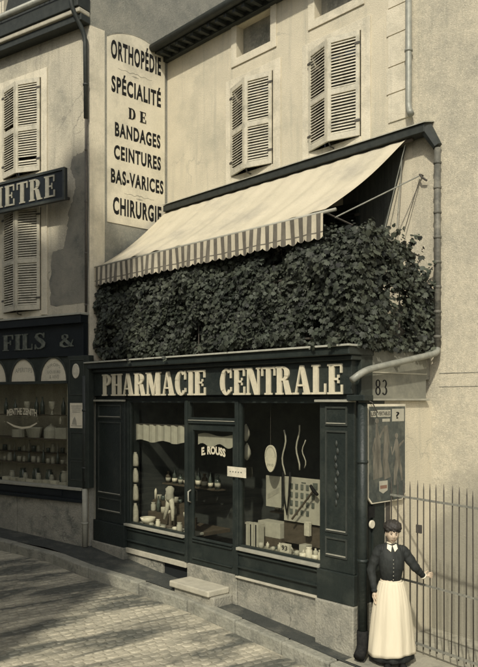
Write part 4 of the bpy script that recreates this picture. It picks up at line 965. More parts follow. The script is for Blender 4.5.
t=MB(); sans(t,SD,'LES',a+.075*pw,a+.19*pw,zb+.885*phh,zb+.92*phh,pv+.0052,.02); sans(t,SD,'VERITABLES',a+.245*pw,a+.57*pw,zb+.885*phh,zb+.925*phh,pv+.0052,.02); t.build('lettering',M['letter_black'],po); t=MB(); sans(t,SD,'?',a+.72*pw,a+.82*pw,zb+.85*phh,zb+.92*phh,pv+.0052,.02); t.build('lettering',M['letter_black'],po)
t=MB()
def tri(mb,F,poly,v):
    me=bmesh.new(); vs=[me.verts.new(F(u,v,z)) for u,z in poly]; me.faces.new(vs); bmesh.ops.triangulate(me,faces=me.faces[:]); 
    me.verts.index_update(); k=len(mb.v); mb.v += [q.co.copy() for q in me.verts]
    for f in me.faces: mb.f.append(tuple(k+q.index for q in f.verts)); mb.mi.append(0)
    me.free()

figs=[([(.22,.80),(.22,.74),(.25,.62),(.22,.45),(.26,.25)],[.05,.07,.13,.20,.26]),([(.30,.66),(.36,.72),(.42,.76)],[.05,.04,.03]),([(.18,.66),(.12,.55),(.15,.45)],[.04,.04,.03]),
      ([(.45,.78),(.48,.6),(.44,.42),(.50,.24)],[.10,.16,.14,.18]),([(.74,.64),(.74,.58),(.78,.44),(.72,.30),(.70,.16)],[.05,.12,.13,.10,.06]),([(.78,.44),(.86,.32),(.90,.2)],[.09,.07,.04]),([(.70,.56),(.62,.48),(.60,.56)],[.04,.035,.03]),([(.80,.56),(.90,.60),(.95,.62)],[.04,.035,.025])]
for i,(P_,W__) in enumerate(figs):
    for q_ in ribbon([(x,y*phh/pw) for x,y in P_],W__): t.prism(SD,[(a+x*pw,zb+y*pw) for x,y in q_],pv+.0032,pv+.0036+.0003*i)
for (x,y) in ((.22,.83),(.74,.67)): t.prism(SD,[(a+(x+.045*math.cos(k*.7))*pw,zb+y*phh+.045*math.sin(k*.7)*pw) for k in range(9)],pv+.0032,pv+.0062)
t.build('figures',M['poster_mid'],po)
t=MB(); t.prism(SD,PP([(.28,.12),(.38,.09),(.5,.12),(.5,.22),(.28,.22)]),pv+.0048,pv+.0058); t.build('jar_picture',M['card'],po)
t=MB(); t.prism(SD,PP([(.30,.14),(.48,.14),(.48,.175),(.30,.175)]),pv+.0062,pv+.0066); t.build('jar_label',M['lips'],po)
MB().tube([SD(a+.03,.0,zt+.05),SD(a+.03,.09,zt+.02),SD(a+.12,.1,zt-.1)],.008,6).build('bracket',M['iron'],po)
p=SD.at(373,524.5,.05); bb=thing('door_bell','round white enamel bell push on the dark corner board','bell',tuple(SD(p[0],.04,p[1])))
n=20; MB().prism(SD,[(p[0]+.05*math.cos(2*math.pi*i/n),p[1]+.05*math.sin(2*math.pi*i/n)) for i in range(n)],.021,.045).build('push_plate',M['porcelain'],bb,bevel=.006)
MB().box(SD,p[0]-.16,p[0]+.06,.0205,.03,p[1]+.08,p[1]+.22).build('name_plate',M['letter_black'],bb)

# ------------------------------------------------------------------ pipes
def pipe(name,pts,r,m,label,joints=.32,jr=1.25,cat='downpipe'):
    pts=[Vector(p) for p in pts]; root=thing(name,label,cat,tuple(pts[-1]))
    MB().tube(pts,r,12).build('pipe',M[m],root,smooth=True)
    for i in range(len(pts)-1):
        L_=(pts[i+1]-pts[i]).length; d=(pts[i+1]-pts[i]).normalized(); s=joints*.6
        while s<L_-.05:
            c=pts[i]+d*s; j=MB(); j.tube([c-d*.02,c-d*.012,c+d*.012,c+d*.02],[r*1.02,r*jr,r*jr,r*1.02],12); j.build('collar',M[m],root,smooth=True); s+=joints
    return root
def smooth_path(P,n=5,rad=.12):
    P=[Vector(p) for p in P]; out=[P[0]]
    for i in range(1,len(P)-1):
        a=P[i]+(P[i-1]-P[i]).normalized()*min(rad,(P[i-1]-P[i]).length/2); b=P[i]+(P[i+1]-P[i]).normalized()*min(rad,(P[i+1]-P[i]).length/2)
        for k in range(n+1):
            t=k/n; out.append(a*(1-t)**2+P[i]*2*t*(1-t)+b*t*t)
    out.append(P[-1]); return out
u408,_=BF.at(409,60,.08); zE=BF.at(410,116,.08)[1]
pipe('roof_downpipe',smooth_path([BF(u408,.09,ZE+.5),BF(u408,.09,zE+.1),BF(u408+.06,.12,zE)],5,.08),.045,'zinc','pale zinc downpipe on the quoins right of the right-hand shutters',1.4)
# lower downpipe at the corner: from the awning hood to terrace level, slanting across the side, then down the shop corner
u437,zt_=BF.at(437.5,148,.10); zlow=BF.at(437,352,.10)[1]
zd0=zlow; P0=BF(u437,.10,zt_); P1=BF(u437,.10,zlow)
dn=SF.at(362,384,.16); P2=SF(XR+.05,.17,dn[1]+.06); 
cp=SF.at(362,500,.12); print('pipe x',cp)
xc=SF.at(362.5,500,.10)[0]
zdb=SF.at(354,383,.16)[1]; 
pipe('jointed_downpipe',[P0,P1+Vector((0,0,.05))],.044,'pipe_grey','jointed dark downpipe at the corner right of the creeper',.325,1.22)
# slanting length: starts at P1 and comes forward to the fascia corner
S2=SF(xc-.10,.20,SF.at(352,376,.2)[1]+.03); 
pipe('slanting_pipe',smooth_path([P1+Vector((0,0,.05)),P1+Vector((0.03,-.06,-.02)),Vector((XR+.12,7.0,S2.z+.04)),S2+Vector((.02,0,-.08))],5,.14),.041,'zinc','pale pipe slanting across the number 83 panel',5)
zbt=gz(XR)+.06
pipe('corner_downpipe',smooth_path([Vector((xc,Y0-.10,3.0)),Vector((xc,Y0-.10,.35))],3,.1),.058,'shop','dark downpipe standing on the shopfront corner beside the woman',1.15,1.2)
pipe('corner_drain_shoe',smooth_path([Vector((xc,Y0-.10,.345)),Vector((xc,Y0-.10,.14)),Vector((xc+.04,Y0-.22,.07))],5,.06),.066,'letter_black','black iron drain shoe at the foot of the corner pipe',5)
# head box above the corner pipe
hb=MB(); hb.box(SF,xc-.16,xc+.10,.02,.20,3.02,3.09); o=hb.build('pipe_hopper',M['shop'],None,bevel=.01); tag(o,'small dark hopper head on the fascia end above the corner pipe','hopper')
# left pipes
ul,_=LF.at(86,60,.07); zt2=LF.at(80,8,.35)[1]; zb2=LF.at(87,118,.07)[1]
pipe('swan_neck_pipe',smooth_path([LF(ul-.10,.33,ZC+.40),LF(ul-.10,.33,ZC+.12),LF(ul,.09,ZC-.35),LF(ul,.07,zb2)],5,.12),.04,'gutter','thin swan-necked pipe at the right edge of the left house',1.2)
pipe('wall_downpipe',[LF(ul,.07,zb2-.01),LF(ul,.07,zTop+.05)],.022,'iron','thin rusty pipe over the painted shade on the left house',.9)
ux,_=LF.at(93,450,.05); 
pipe('shop_downpipe',[Vector((XL+.02,6.80,3.45)),Vector((XL+.02,6.80,1.5))],.045,'gutter','dark downpipe between the left shop and the pharmacy',1.0)
pipe('downpipe_shoe',[Vector((XL+.02,6.80,1.49)),Vector((XL+.02,6.80,gz(XL)))],.05,'ledge','pale iron foot of the pipe between the two shopfronts',1.0)

# ------------------------------------------------------------------ awning
aw=thing('awning','cream canvas awning with striped scalloped valance over the terrace','awning',(-8.5,YB,6.5))
NX,NY=200,24; xa0,xa1=-11.12,-5.88; e=MB(); xr1=BF.at(407,140,.14)[0]; xr0=BF.at(166,208,.14)[0]; print('awn rear',xr0,xr1)
def cv(i,j):
    t=j/NY; s=i/NX; x=(xr0+(xr1-xr0)*s)*(1-t)+(xa0-.10+(xa1-xa0)*s)*t; y=YB-.14+(Y0-YB+.14)*t; z=6.56+(5.37-6.56)*t
    sag=.07*math.sin(math.pi*t)+.016*math.sin(s*36+t*2)*math.sin(math.pi*t)**.5+.022*math.sin(s*9+2)*t+.010*math.sin(s*57+t*5)*t+.006*math.sin(s*110)
    return Vector((x,y,z-sag))
grid=[[cv(i,j) for j in range(NY+1)] for i in range(NX+1)]
k0=len(e.v)
for i in range(NX+1):
    for j in range(NY+1): e.v.append(grid[i][j])
for i in range(NX):
    for j in range(NY): q=i*(NY+1)+j; e.f.append((q,q+1,q+NY+2,q+NY+1)); e.mi.append(0)
canvas=e.build('canopy',M['canvas'],aw,smooth=True); sol=canvas.modifiers.new('thick','SOLIDIFY'); sol.thickness=.006
e=MB(); x=xa0-.10; xe=xa1-.10; pitch=.146; n=int((xe-x)/pitch); pitch=(xe-x)/n
VH=.29
for i in range(n):
    sub=8
    for k in range(sub):
        a0=x+pitch*(i+k/sub); a1=x+pitch*(i+(k+1)/sub); mi=1 if 2<=k<=5 else 0
        sc=lambda k: .035*abs(math.sin(math.pi*k/sub))+.008*math.sin(i*2.3)
        wv=lambda u: .014*math.sin(u*5.1)+.012*math.sin(u*13+1)+.008*math.sin(u*29)
        y_=Y0-.045
        for (za,zb_,mm) in ((5.345,5.345-VH*.78,mi),(5.345-VH*.78,5.345-VH*.84,1),(5.345-VH*.84,None,mi)):
            z0a=zb_ if zb_ else 5.345-VH-sc(k); z0b=zb_ if zb_ else 5.345-VH-sc(k+1)
            fr=lambda z:(5.345-z)/VH
            e.face([(a0,y_-wv(a0)*fr(z0a),z0a),(a1,y_-wv(a1)*fr(z0b),z0b),(a1,y_-wv(a1)*fr(za),za),(a0,y_-wv(a0)*fr(za),za)],mm)
e.build('valance',M['canvas'],aw,mats=[M['stripe']])
MB().tube([(xa0-.14,Y0-.02,5.355),(xa1+.08,Y0-.02,5.355)],.022,8).build('front_bar',M['ledge'],aw,smooth=True)
MB().tube([(xr0,YB-.12,6.53),(xr1+.08,YB-.12,6.53)],.03,8).build('roller',M['wood'],aw,smooth=True)
hk=BF.at(421,175,.05)
for (x0,) in ((xa1-.08,),(xa0+.05,)):
    MB().tube([(x0,Y0,5.34),(x0+.35 if x0>-8 else x0+.1,YB-.02,4.95)],.012,6).build('arm',M['iron'],aw)
# hood board above the awning
zH=BF.at(419,123,.22)[1]; zHl=BF.at(180,201.8,.22)[1]; print('hood',zH,zHl)
zH=(zH+zHl)/2
uH=BF.at(424,125,.22)[0]; uHL=BF.at(163,207,.22)[0]
hd=thing('awning_hood','long dark weather board above the awning, below the shutters','weather board',(-8.4,YB,zH))
e=MB(); e.hexa([BF(uHL,.22,zH-.11),BF(uH,.22,zH-.11),BF(uH,.03,zH-.11),BF(uHL,.03,zH-.11),BF(uHL,.22,zH),BF(uH,.22,zH),BF(uH,.03,zH+.06),BF(uHL,.03,zH+.06)]); e.build('board',M['gutter'],hd,bevel=.008)
e=MB(); e.hexa([BF(uHL,.245,zH+.004),BF(uH+.02,.245,zH+.004),BF(uH+.02,.001,zH+.072),BF(uHL,.001,zH+.072),BF(uHL,.245,zH+.016),BF(uH+.02,.245,zH+.016),BF(uH+.02,.001,zH+.085),BF(uHL,.001,zH+.085)]); e.build('flashing',M['lead'],hd)
e=MB(); e.tube([BF(uH-.02,.13,zH-.05),BF(u437,.10,zt_+.02)],[.09,.065],8); e.build('spout',M['gutter'],hd,smooth=False)
# guy rods and hook at the right end
gr=thing('awning_stay','thin iron stays and hook beside the open right end of the awning','stay',tuple(BF(hk[0],.05,hk[1])))
fr_=(xa1-.05,Y0+.12,5.30)
MB().tube([BF(hk[0],.05,hk[1]),fr_],.009,6).build('rod',M['zinc'],gr)
q=BF.at(404,232,.1); MB().tube([BF(hk[0]-.02,.05,hk[1]-.05),BF(q[0],.1,q[1])],.006,5).build('rod',M['iron'],gr)
MB().tube([BF(hk[0],.005,hk[1]),BF(hk[0],.08,hk[1]),BF(hk[0]+.04,.09,hk[1]-.05),BF(hk[0]+.10,.06,hk[1]-.10)],.014,6).build('hook',M['iron'],gr)
for (x0,y0_,x1,y1_) in ((405,145,385,228),(402,156,397,228)):
    A=BF.at(x0,y0_,.12); B=BF.at(x1,y1_,.2); MB().tube([BF(A[0],.12,A[1]),BF(B[0],.2,B[1])],.007,5).build('cord',M['zinc'],gr)

# ------------------------------------------------------------------ terrace railing + creeper
rl=thing('terrace_railing','iron terrace railing swallowed by the creeper above the sign','railing',(-8.4,Y0,3.69))
for z in (3.82,4.62): MB().tube([SF(-11.15,-.10,z),SF(XR-.05,-.10,z),SD(1.5,-.05,z)],.014,6).build('rail',M['iron'],rl)
for k in range(20): MB().tube([SF(-11.1+k*.284,-.10,3.69),SF(-11.1+k*.284,-.10,4.62)],.009,5).build('baluster',M['iron'],rl)
for k in range(6): MB().tube([SD(.1+k*.27,-.05,3.69),SD(.1+k*.27,-.05,4.62)],.009,5).build('baluster',M['iron'],rl)
def smooth_uz(P):
    P=list(P); us=np.linspace(0,len(P)-1,30); c1=np.polyfit(range(len(P)),[p[0] for p in P],3); c2=np.polyfit(range(len(P)),[p[1] for p in P],3)
    return [(float(np.polyval(c1,t)),float(np.polyval(c2,t))) for t in us]
A=SD.at(340,214,0); arc=[SF.at(x,y,-.05) for x,y in ((343,216),(365,217))]
pts=[SD(u,-.03,z) for u,z in smooth_uz( ((.02,5.08),(.35,5.10),(.75,5.0),(1.1,4.8),(1.35,4.5),(1.5,4.1)))]
MB().tube(pts,.014,6).build('hoop',M['zinc'],rl)

def leaves(name,P,Nrm,size,m,parent):
    """palmate five-lobed drooping leaves; P (n,3) positions, Nrm (n,3) outward normals"""
    n=len(P); tmpl=[]
    lob=[(0,0),(-.40,.02),(-.56,.40),(-.40,.44),(-.36,.76),(-.16,.68),(0,1.02),(.16,.68),(.36,.76),(.40,.44),(.56,.40),(.40,.02)]
    T=np.array([(x,-y,-.22*abs(x)-.18*y*y) for x,y in lob])
    nr=Nrm+rng.normal(0,.42,(n,3)); nr/=np.linalg.norm(nr,axis=1)[:,None]
    up=np.array([0,0,1.0])+rng.normal(0,.35,(n,3)); yv=up-(up*nr).sum(1)[:,None]*nr; yv/=np.linalg.norm(yv,axis=1)[:,None]; xv=np.cross(yv,nr)
    s=(size*rng.choice([.45,.7,.9,1.1,1.45],n)*rng.uniform(.85,1.15,n))[:,None,None]
    V=P[:,None,:]+s*(T[None,:,0:1]*xv[:,None,:]+T[None,:,1:2]*yv[:,None,:]+T[None,:,2:3]*nr[:,None,:])
    V=V.reshape(-1,3); me=bpy.data.meshes.new(name); k=len(T)
    tris=[(0,1,2,3),(0,3,4,5),(0,5,6,7),(0,7,8,9),(0,9,10,11)]
    F_=(np.array(tris)[None]+ (np.arange(n)*k)[:,None,None]).reshape(-1)
    off=np.array(WORLDLOC[parent.name]); V=V-off
    me.vertices.add(len(V)); me.vertices.foreach_set('co',V.astype('f').ravel()); nf=n*len(tris)
    me.loops.add(nf*4); me.loops.foreach_set('vertex_index',F_.astype('i')); me.polygons.add(nf); me.polygons.foreach_set('loop_start',np.arange(0,nf*4,4,dtype='i')); me.polygons.foreach_set('loop_total',np.full(nf,4,'i'))
    me.update(calc_edges=True); me.validate(); me.materials.append(m); o=bpy.data.objects.new(name,me); COL.objects.link(o); o.parent=parent; WORLDLOC[o.name]=Vector(off); return o
vn=thing('virginia_creeper','dense dark creeper hanging over the terrace front under the awning','creeper',(-8.4,Y0,3.7))
def n2(x,z,s):    # cheap smooth noise
    return math.sin(x*s+1.3)*math.sin(z*s*1.3+.7)+.6*math.sin(x*s*2.3+z*s*1.1)+.4*math.sin(x*s*4.1-z*s*3.7+2)
Pt=[];Nm=[]
while len(Pt)<27000:
    x=rng.uniform(-11.2,-5.42); z=rng.uniform(3.68,5.34); layer=rng.random()
    if z>5.0-.12*(x+6.0)*(x>-6.0)+.07*math.sin(x*13)+(.35 if x<-6.1 else 0): continue
    if n2(x,z,2.6)<-1.0 and layer<.75: continue
    bul=.06+.07*n2(x,z,2.1)+.05*n2(x,z,5.0)
    rec=max(0,z-4.75)*.35
    y=Y0-max(-.08,bul)+rec+(rng.uniform(0,.12) if layer<.55 else rng.uniform(.05,.6))
    if z>4.95: y=max(y,Y0+.03)
    if z<3.85: z+=.09; y=max(y,Y0-.20)
    y=max(y,Y0-.24)
    Pt.append((x,y,z)); Nm.append((.25,-1,.45))
# side drape towards the jointed pipe
cnt=0
while cnt<5200:
    u=rng.uniform(-.1,1.5); z=rng.uniform(3.66,5.35)
    top_=5.06+.07*math.sin(u*9)+.05*math.sin(u*23)-.58*max(0,(u-.5))**1.6
    if z>top_: continue
    if .62<u<.98 and 3.85<z<4.45 and rng.random()<.88: continue
    Pt.append((XR+rng.uniform(-.12,.14)+.04*n2(u,z,4),Y0+u,z)); Nm.append((1,-.35,.55)); cnt+=1
# loose sprays over the top at the right end
for k in range(700):
    u=rng.uniform(0,1.0); Pt.append((XR-rng.uniform(0,.6),Y0+rng.uniform(.0,.7),4.93+rng.uniform(0,.22)*(1+.5*math.sin(u*11))-.1*u)); Nm.append((.3,-.5,.9))
for k in range(9):      # trailing shoots below the lip and beyond the edges
    x=rng.uniform(-11.1,-5.5); L_=rng.uniform(.06,.16)
    for q in range(int(L_/.035)): Pt.append((x+.03*math.sin(q*.8+k)+rng.normal(0,.012),Y0-.31+rng.normal(0,.015),3.76-.035*q)); Nm.append((.2,-1,.3))
for k in range(26):
    u=rng.uniform(.1,1.35); z0_=5.05-.58*max(0,(u-.5))**1.6
    for q in range(9): Pt.append((XR+.05+rng.normal(0,.02)+.01*q,Y0+u+.025*q*math.sin(k),z0_+.03*q*(1 if k%3 else -1)*(.6+.4*math.cos(k)))); Nm.append((1,-.3,.5))
leaves('foliage',np.array(Pt),np.array(Nm,float),.056,M['leaf'],vn)
e=MB(); rg=random.Random(4)
for k in range(26):
    x=-11.1+k*.22; pts=[Vector((x,Y0+.12,3.66))]
    for j in range(6): pts.append(pts[-1]+Vector((rg.uniform(-.18,.18),rg.uniform(.0,.05),.24)))
    e.tube(pts,[.014,.013,.011,.010,.008,.006,.004],5)
e.build('stems',M['stem'],vn)

# ------------------------------------------------------------------ yard railing
fn=thing('iron_railing','tall thin wrought iron yard railing held by the woman','railing',tuple(FD(0,0,gz(-4.78))))
def fz(px,py): return FD.at(px,py,0)
zt1=(fz(410,497.5)[1]+fz(476,508)[1])/2; zm1=fz(430,586.5)[1]; zb1=fz(440,651)[1]; zT=fz(440,487)[1]; print('fence',zt1,zm1,zb1,zT, fz(410,497.5)[1],fz(476,508)[1], 'bars',[round(fz(x,540)[0],3) for x in (392.7,400,406,412.3,419,426.4,433,439.6,447,454.8,463.6,473)])
ua=fz(390,540)[0]; ub=3.2
sl=lambda u: (gz(FD(u,0,0).x)-gz(-4.78))*.5
for nme,z,th in (('top_rail',zt1,.012),('middle_rail',zm1,.011),('bottom_rail',zb1,.013)):
    e=MB(); e.hexa([FD(ua,th,z-th+sl(ua)),FD(ub,th,z-th+sl(ub)),FD(ub,-th,z-th+sl(ub)),FD(ua,-th,z-th+sl(ua)),FD(ua,th,z+th+sl(ua)),FD(ub,th,z+th+sl(ub)),FD(ub,-th,z+th+sl(ub)),FD(ua,-th,z+th+sl(ua))])
    e.build(nme,M['rust'],fn)
u=ua+.02; k=0
barmesh=MB().tube([(0,0,-.04),(0,0,zT-zb1-.05),(0,0,zT-zb1+.03)],[.0075,.0075,.002],6)
first=None
while u<ub:
    if first is None:
        p=FD(u,0,zb1+sl(u)); o=MB(); o.v=[v+p for v in barmesh.v]; o.f=barmesh.f; o.mi=barmesh.mi; first=o.build('bar',M['iron'],fn,smooth=True); base=p
    else:
        c=first.copy(); COL.objects.link(c); c.location=first.location+(FD(u,0,zb1+sl(u)+random.uniform(-.015,.015))-base); c.rotation_euler=(random.uniform(-.006,.006),random.uniform(-.006,.006),0); c.parent=fn
    u+=.098; k+=1
# the dark gate post beside the side wall
e=MB(); g0=gz(-5.2); e.box(FD,ua-.10,ua-.03,-.04,.04,g0-.1,zT+.02); e.build('post',M['iron'],fn,bevel=.004)
e=MB(); e.box(FD,ua+.42,ua+.50,.01,.03,1.45,1.55); e.build('latch',M['iron'],fn,bevel=.004)

# ------------------------------------------------------------------ the woman
WP=Vector((-5.075,7.13,gz(-5.075)))
wo_=thing('person','woman in black blouse and long white apron standing, one hand on the railing','person',tuple(WP))
Rg=RGT; Fc=-FWD     # image-right, towards the viewer
def wp(r,f,z): return WP+Rg*r+Fc*f+Vector((0,0,z))
def ellip(mb,rings,n=28,m=0,fold=0,nf=9,seed=0):
    """rings: (r, f, z, half width, half depth)"""
    rgx=random.Random(seed); ph_=[rgx.uniform(0,6) for _ in range(4)]; k=len(mb.v)
    z_top=rings[-1][2]; z_bot=rings[0][2]
    for (r,f,z,a,b) in rings:
        w_=fold*max(0,(z_top-z)/(z_top-z_bot))
        for j in range(n):
            an=2*math.pi*j/n; s=1+w_*(math.sin(nf*an+ph_[0])*.6+math.sin((nf+4)*an+ph_[1])*.4)
            mb.v.append(wp(r+a*s*math.cos(an),f-b*s*math.sin(an),z))
    for i in range(len(rings)-1):
        for j in range(n): q=k+i*n; mb.f.append((q+j,q+n+j,q+n+(j+1)%n,q+(j+1)%n)); mb.mi.append(m)
    mb.f.append(tuple(range(k,k+n))); mb.f.append(tuple(range(k+(len(rings)-1)*n+n-1,k+(len(rings)-1)*n-1,-1))); mb.mi += [m,m]
# body (skin): head, neck, hands grown as one skinned mesh
def skinned(name,pts,edges,mat_,parent,root=0,sub=2):
    me=bpy.data.meshes.new(name); off=WORLDLOC[parent.name]; me.from_pydata([tuple(p[0]-off) for p in pts],edges,[])
    o=bpy.data.objects.new(name,me); COL.objects.link(o); o.parent=parent; WORLDLOC[o.name]=off; me.materials.append(mat_)
    sm=o.modifiers.new('skin','SKIN'); sm.use_smooth_shade=True
    for i,p in enumerate(pts):
        d=me.skin_vertices[0].data[i]; r=p[1]; d.radius=r if isinstance(r,tuple) else (r,r); d.use_root=(i==root)
    ss=o.modifiers.new('sub','SUBSURF'); ss.levels=sub; ss.render_levels=sub; return o
HT=1.0
sh_R=(-.138,0,1.315); sh_L=(.145,.0,1.305)                       # image-left / image-right shoulder
elR=(-.225,-.02,1.08); wrR=(-.20,.06,.84)
hand=FD.at(431,577,0); HP=FD(hand[0],.03,hand[1]); hr=(HP-WP).dot(Rg); hf=(HP-WP).dot(Fc); hz=HP.z-WP.z; print('hand',hr,hf,hz)
wrL=(hr-.075,hf+.02,hz+.02); elL=((sh_L[0]+wrL[0])/2+.01,(sh_L[1]+wrL[1])/2+.05,(sh_L[2]+wrL[2])/2-.035)
pts=[(wp(0,0,.80),.13),(wp(0,0,1.00),.105),(wp(0,.0,1.18),(.10,.08)),(wp(0,-.01,1.29),(.08,.06)),(wp(0,-.01,1.365),.042),(wp(0,0,1.43),.042),
     (wp(*sh_R),.045),(wp(*elR),.040),(wp(*wrR),.026),(wp(*sh_L),.045),(wp(*elL),.040),(wp(*wrL),.026),
     (wp(-.08,0,.72),.10),(wp(-.08,.01,.42),.07),(wp(-.08,0,.09),.045),(wp(-.08,.10,.03),.035),(wp(.08,0,.72),.10),(wp(.09,.02,.42),.07),(wp(.09,.0,.09),.045),(wp(.09,.11,.03),.035)]
ed=[(0,1),(1,2),(2,3),(3,4),(4,5),(3,6),(6,7),(7,8),(3,9),(9,10),(10,11),(0,12),(12,13),(13,14),(14,15),(0,16),(16,17),(17,18),(18,19)]
body=skinned('body',pts,ed,M['skin'],wo_)
# head: a displaced sphere with face
def head():
    bm=bmesh.new(); bmesh.ops.create_uvsphere(bm,u_segments=40,v_segments=30,radius=1)
    tilt=R(6)
    for v in bm.verts:
        x,y,z=v.co   # x right, y: towards viewer, z up
        X=x*.072; Y=y*.090; Z=z*.112
        if z<0: X*=1-.34*(-z)**1.4; 
        if z<0 and y<0: Y*=1-.35*(-z)
        if z<-.2 and y>0: Y*=1-.08*(-z)
        # face features (front y>0)
        g=lambda cx,cz,s: math.exp(-(((X-cx)/s)**2+((Z-cz)/(s*1.0))**2))
        if y>0:
            Y+=.020*math.exp(-((X/.010)**2))*math.exp(-(((Z+.012)/.020)**2))     # nose
            Y+=.006*math.exp(-((X/.008)**2))*math.exp(-(((Z-.012)/.022)**2))
            for s_ in (-1,1): Y-=.012*g(s_*.028,.012,.015); Y+=.004*g(s_*.036,-.018,.018)
            Y+=.006*math.exp(-((X/.022)**2))*math.exp(-(((Z+.052)/.008)**2)); Y-=.004*math.exp(-((X/.026)**2))*math.exp(-(((Z+.068)/.007)**2)); Y+=.010*g(0,-.09,.018)
        v.co=(X,Y,Z)
    me=bpy.data.meshes.new('head'); 
    c=wp(.012,.02,1.50); M3=Matrix((Rg,Fc,Vector((0,0,1)))).transposed().to_4x4()
    rot=Matrix.Rotation(R(-5),4,'X')@Matrix.Rotation(R(4),4,'Y'); bm.transform(Matrix.Translation(c-WP)@M3@rot); bm.to_mesh(me); bm.free()
    me.polygons.foreach_set('use_smooth',[True]*len(me.polygons)); me.materials.append(M['skin'])
    o=bpy.data.objects.new('head',me); COL.objects.link(o); o.parent=wo_; WORLDLOC[o.name]=WP; return o,c,M3,rot
hd_,hc,M3,hrot=head()
def hp(x,y,z): return hc+(M3@hrot@Vector((x,y,z)))
e=MB()
for s_ in (-1,1): e.lathe(hp(s_*.028,.0735,.012),[(.002,-.006),(.010,-.0035),(.012,0),(.010,.0035),(.002,.006)],12,0,1,.45)
e.build('eyes',M['letter_black'],hd_,smooth=True)
e=MB()
for s_ in (-1,1): e.tube([hp(s_*.013,.083,.030),hp(s_*.028,.081,.035),hp(s_*.044,.070,.030)],[.002,.0035,.0015],6)
e.build('eyebrows',M['hair'],hd_,smooth=True)
e=MB(); e.tube([hp(-.022,.077,-.052),hp(-.008,.087,-.050),hp(.008,.087,-.050),hp(.022,.077,-.052)],[.002,.005,.005,.002],8); e.build('lips',M['lips'],hd_,smooth=True)
e=MB()
for s_ in (-1,1): e.lathe(hp(s_*.070,.0,-.002),[(.004,-.03),(.011,-.015),(.014,.01),(.010,.028),(.003,.034)],10,0,.6,1.2)
e.build('ears',M['skin'],hd_,smooth=True)
# hair: wide swept-up roll
bm=bmesh.new(); bmesh.ops.create_uvsphere(bm,u_segments=48,v_segments=32,radius=1)
for v in list(bm.verts):
    x,y,z=v.co; rr=1+.03*math.sin(x*17+y*5)+.03*math.sin(z*13+x*9)+.025*math.sin(x*47+z*31)
    v.co=(x*.106*rr, y*.106*rr-.012, z*.085*rr+.082)
    if y>.55 and z<-.1: v.co.y=.07; v.co.z=max(v.co.z,.05+.012*math.sin(x*14))
me=bpy.data.meshes.new('hair'); bm.transform(Matrix.Translation(hc-WP)@M3@hrot); bm.to_mesh(me); bm.free(); me.polygons.foreach_set('use_smooth',[True]*len(me.polygons)); me.materials.append(M['hair'])
o=bpy.data.objects.new('hair',me); COL.objects.link(o); o.parent=wo_; WORLDLOC[o.name]=WP
e=MB(); e.lathe(hp(0,-.045,.02),[(.03,-.075),(.07,-.05),(.088,0),(.08,.05),(.03,.08)],20); o=e.build('bun',M['hair'],wo_,smooth=True)
def sub(o): m_=o.modifiers.new('sub','SUBSURF'); m_.levels=1; m_.render_levels=1; return o
# blouse torso
e=MB(); ellip(e,[(.0,0,.925,.118,.102),(0,0,.96,.110,.097),(0,.01,1.03,.124,.112),(0,.02,1.12,.145,.128),(0,.02,1.22,.155,.128),(0,.0,1.30,.160,.104),(0,-.01,1.345,.135,.086),(0,-.01,1.378,.090,.068),(0,0,1.405,.052,.052)],28,0,.015,7,3)
sub(e.build('blouse',M['cloth'],wo_,smooth=True))
def sleeve(sh,el,wr,s=1):
    a,b,c=Vector(sh),Vector(el),Vector(wr); P=[]; Rr=[]
    seq=[(a+(Vector((0,0,1.27))-a)*.55,.035),(a+(Vector((0,0,1.31))-a)*.2,.068),(a,.064),(a*.6+b*.4,.062),(b,.054),(b*.5+c*.5,.042),(b*.12+c*.88,.033),(c,.035)]
    mb=MB(); n=6; pts=[]; rs=[]
    for i in range(len(seq)-1):
        for k in range(n): t=k/n; pts.append(wp(*(seq[i][0]*(1-t)+seq[i+1][0]*t))); rs.append((seq[i][1]*(1-t)+seq[i+1][1]*t)*(1+.07*math.sin((i*n+k)*1.35)+.03*math.sin((i*n+k)*2.9)))
    pts.append(wp(*seq[-1][0])); rs.append(seq[-1][1]); mb.tube(pts,rs,16); return sub(mb.build('sleeve',M['cloth'],wo_,smooth=True))
sleeve(sh_R,elR,wrR); sleeve(sh_L,elL,wrL)
e=MB(); c=Vector(wrL); d=(c-Vector(elL)).normalized(); e.tube([wp(*(c-d*.012)),wp(*(c+d*.008))],.040,14); e.build('cuff',M['white'],wo_,smooth=True)
for k in range(7): MB().lathe(wp(0,.150-.004*abs(k-3)-(.03 if k==6 else 0),1.00+.045*k),[(.002,-.006),(.007,0),(.002,.006)],8).build('button',M['ledge'],wo_,smooth=True)
# curls of the fringe
rgh=random.Random(6)
for k in range(15):
    x=-.066+.132*k/14; p0=hp(x,.062-abs(x)*.35,.085); p1=hp(x+rgh.uniform(-.01,.01),.088-abs(x)*.45,.064+rgh.uniform(-.006,.006)); p2=hp(x+rgh.uniform(-.012,.012),.086-abs(x)*.5,.044+rgh.uniform(-.008,.006))
    MB().tube([p0,p1,p2],[.012,.010,.004],6).build('curl',M['hair'],wo_,smooth=True)
# collar
e=MB()
for s_ in (-1,1): e.face([wp(s_*.004,.072,1.375),wp(s_*.052,.052,1.392),wp(s_*.062,.082,1.345),wp(s_*.022,.112,1.312)])
ellip(e,[(0,0,1.375,.056,.056),(0,.0,1.405,.050,.050)],20); e.build('collar',M['white'],wo_)
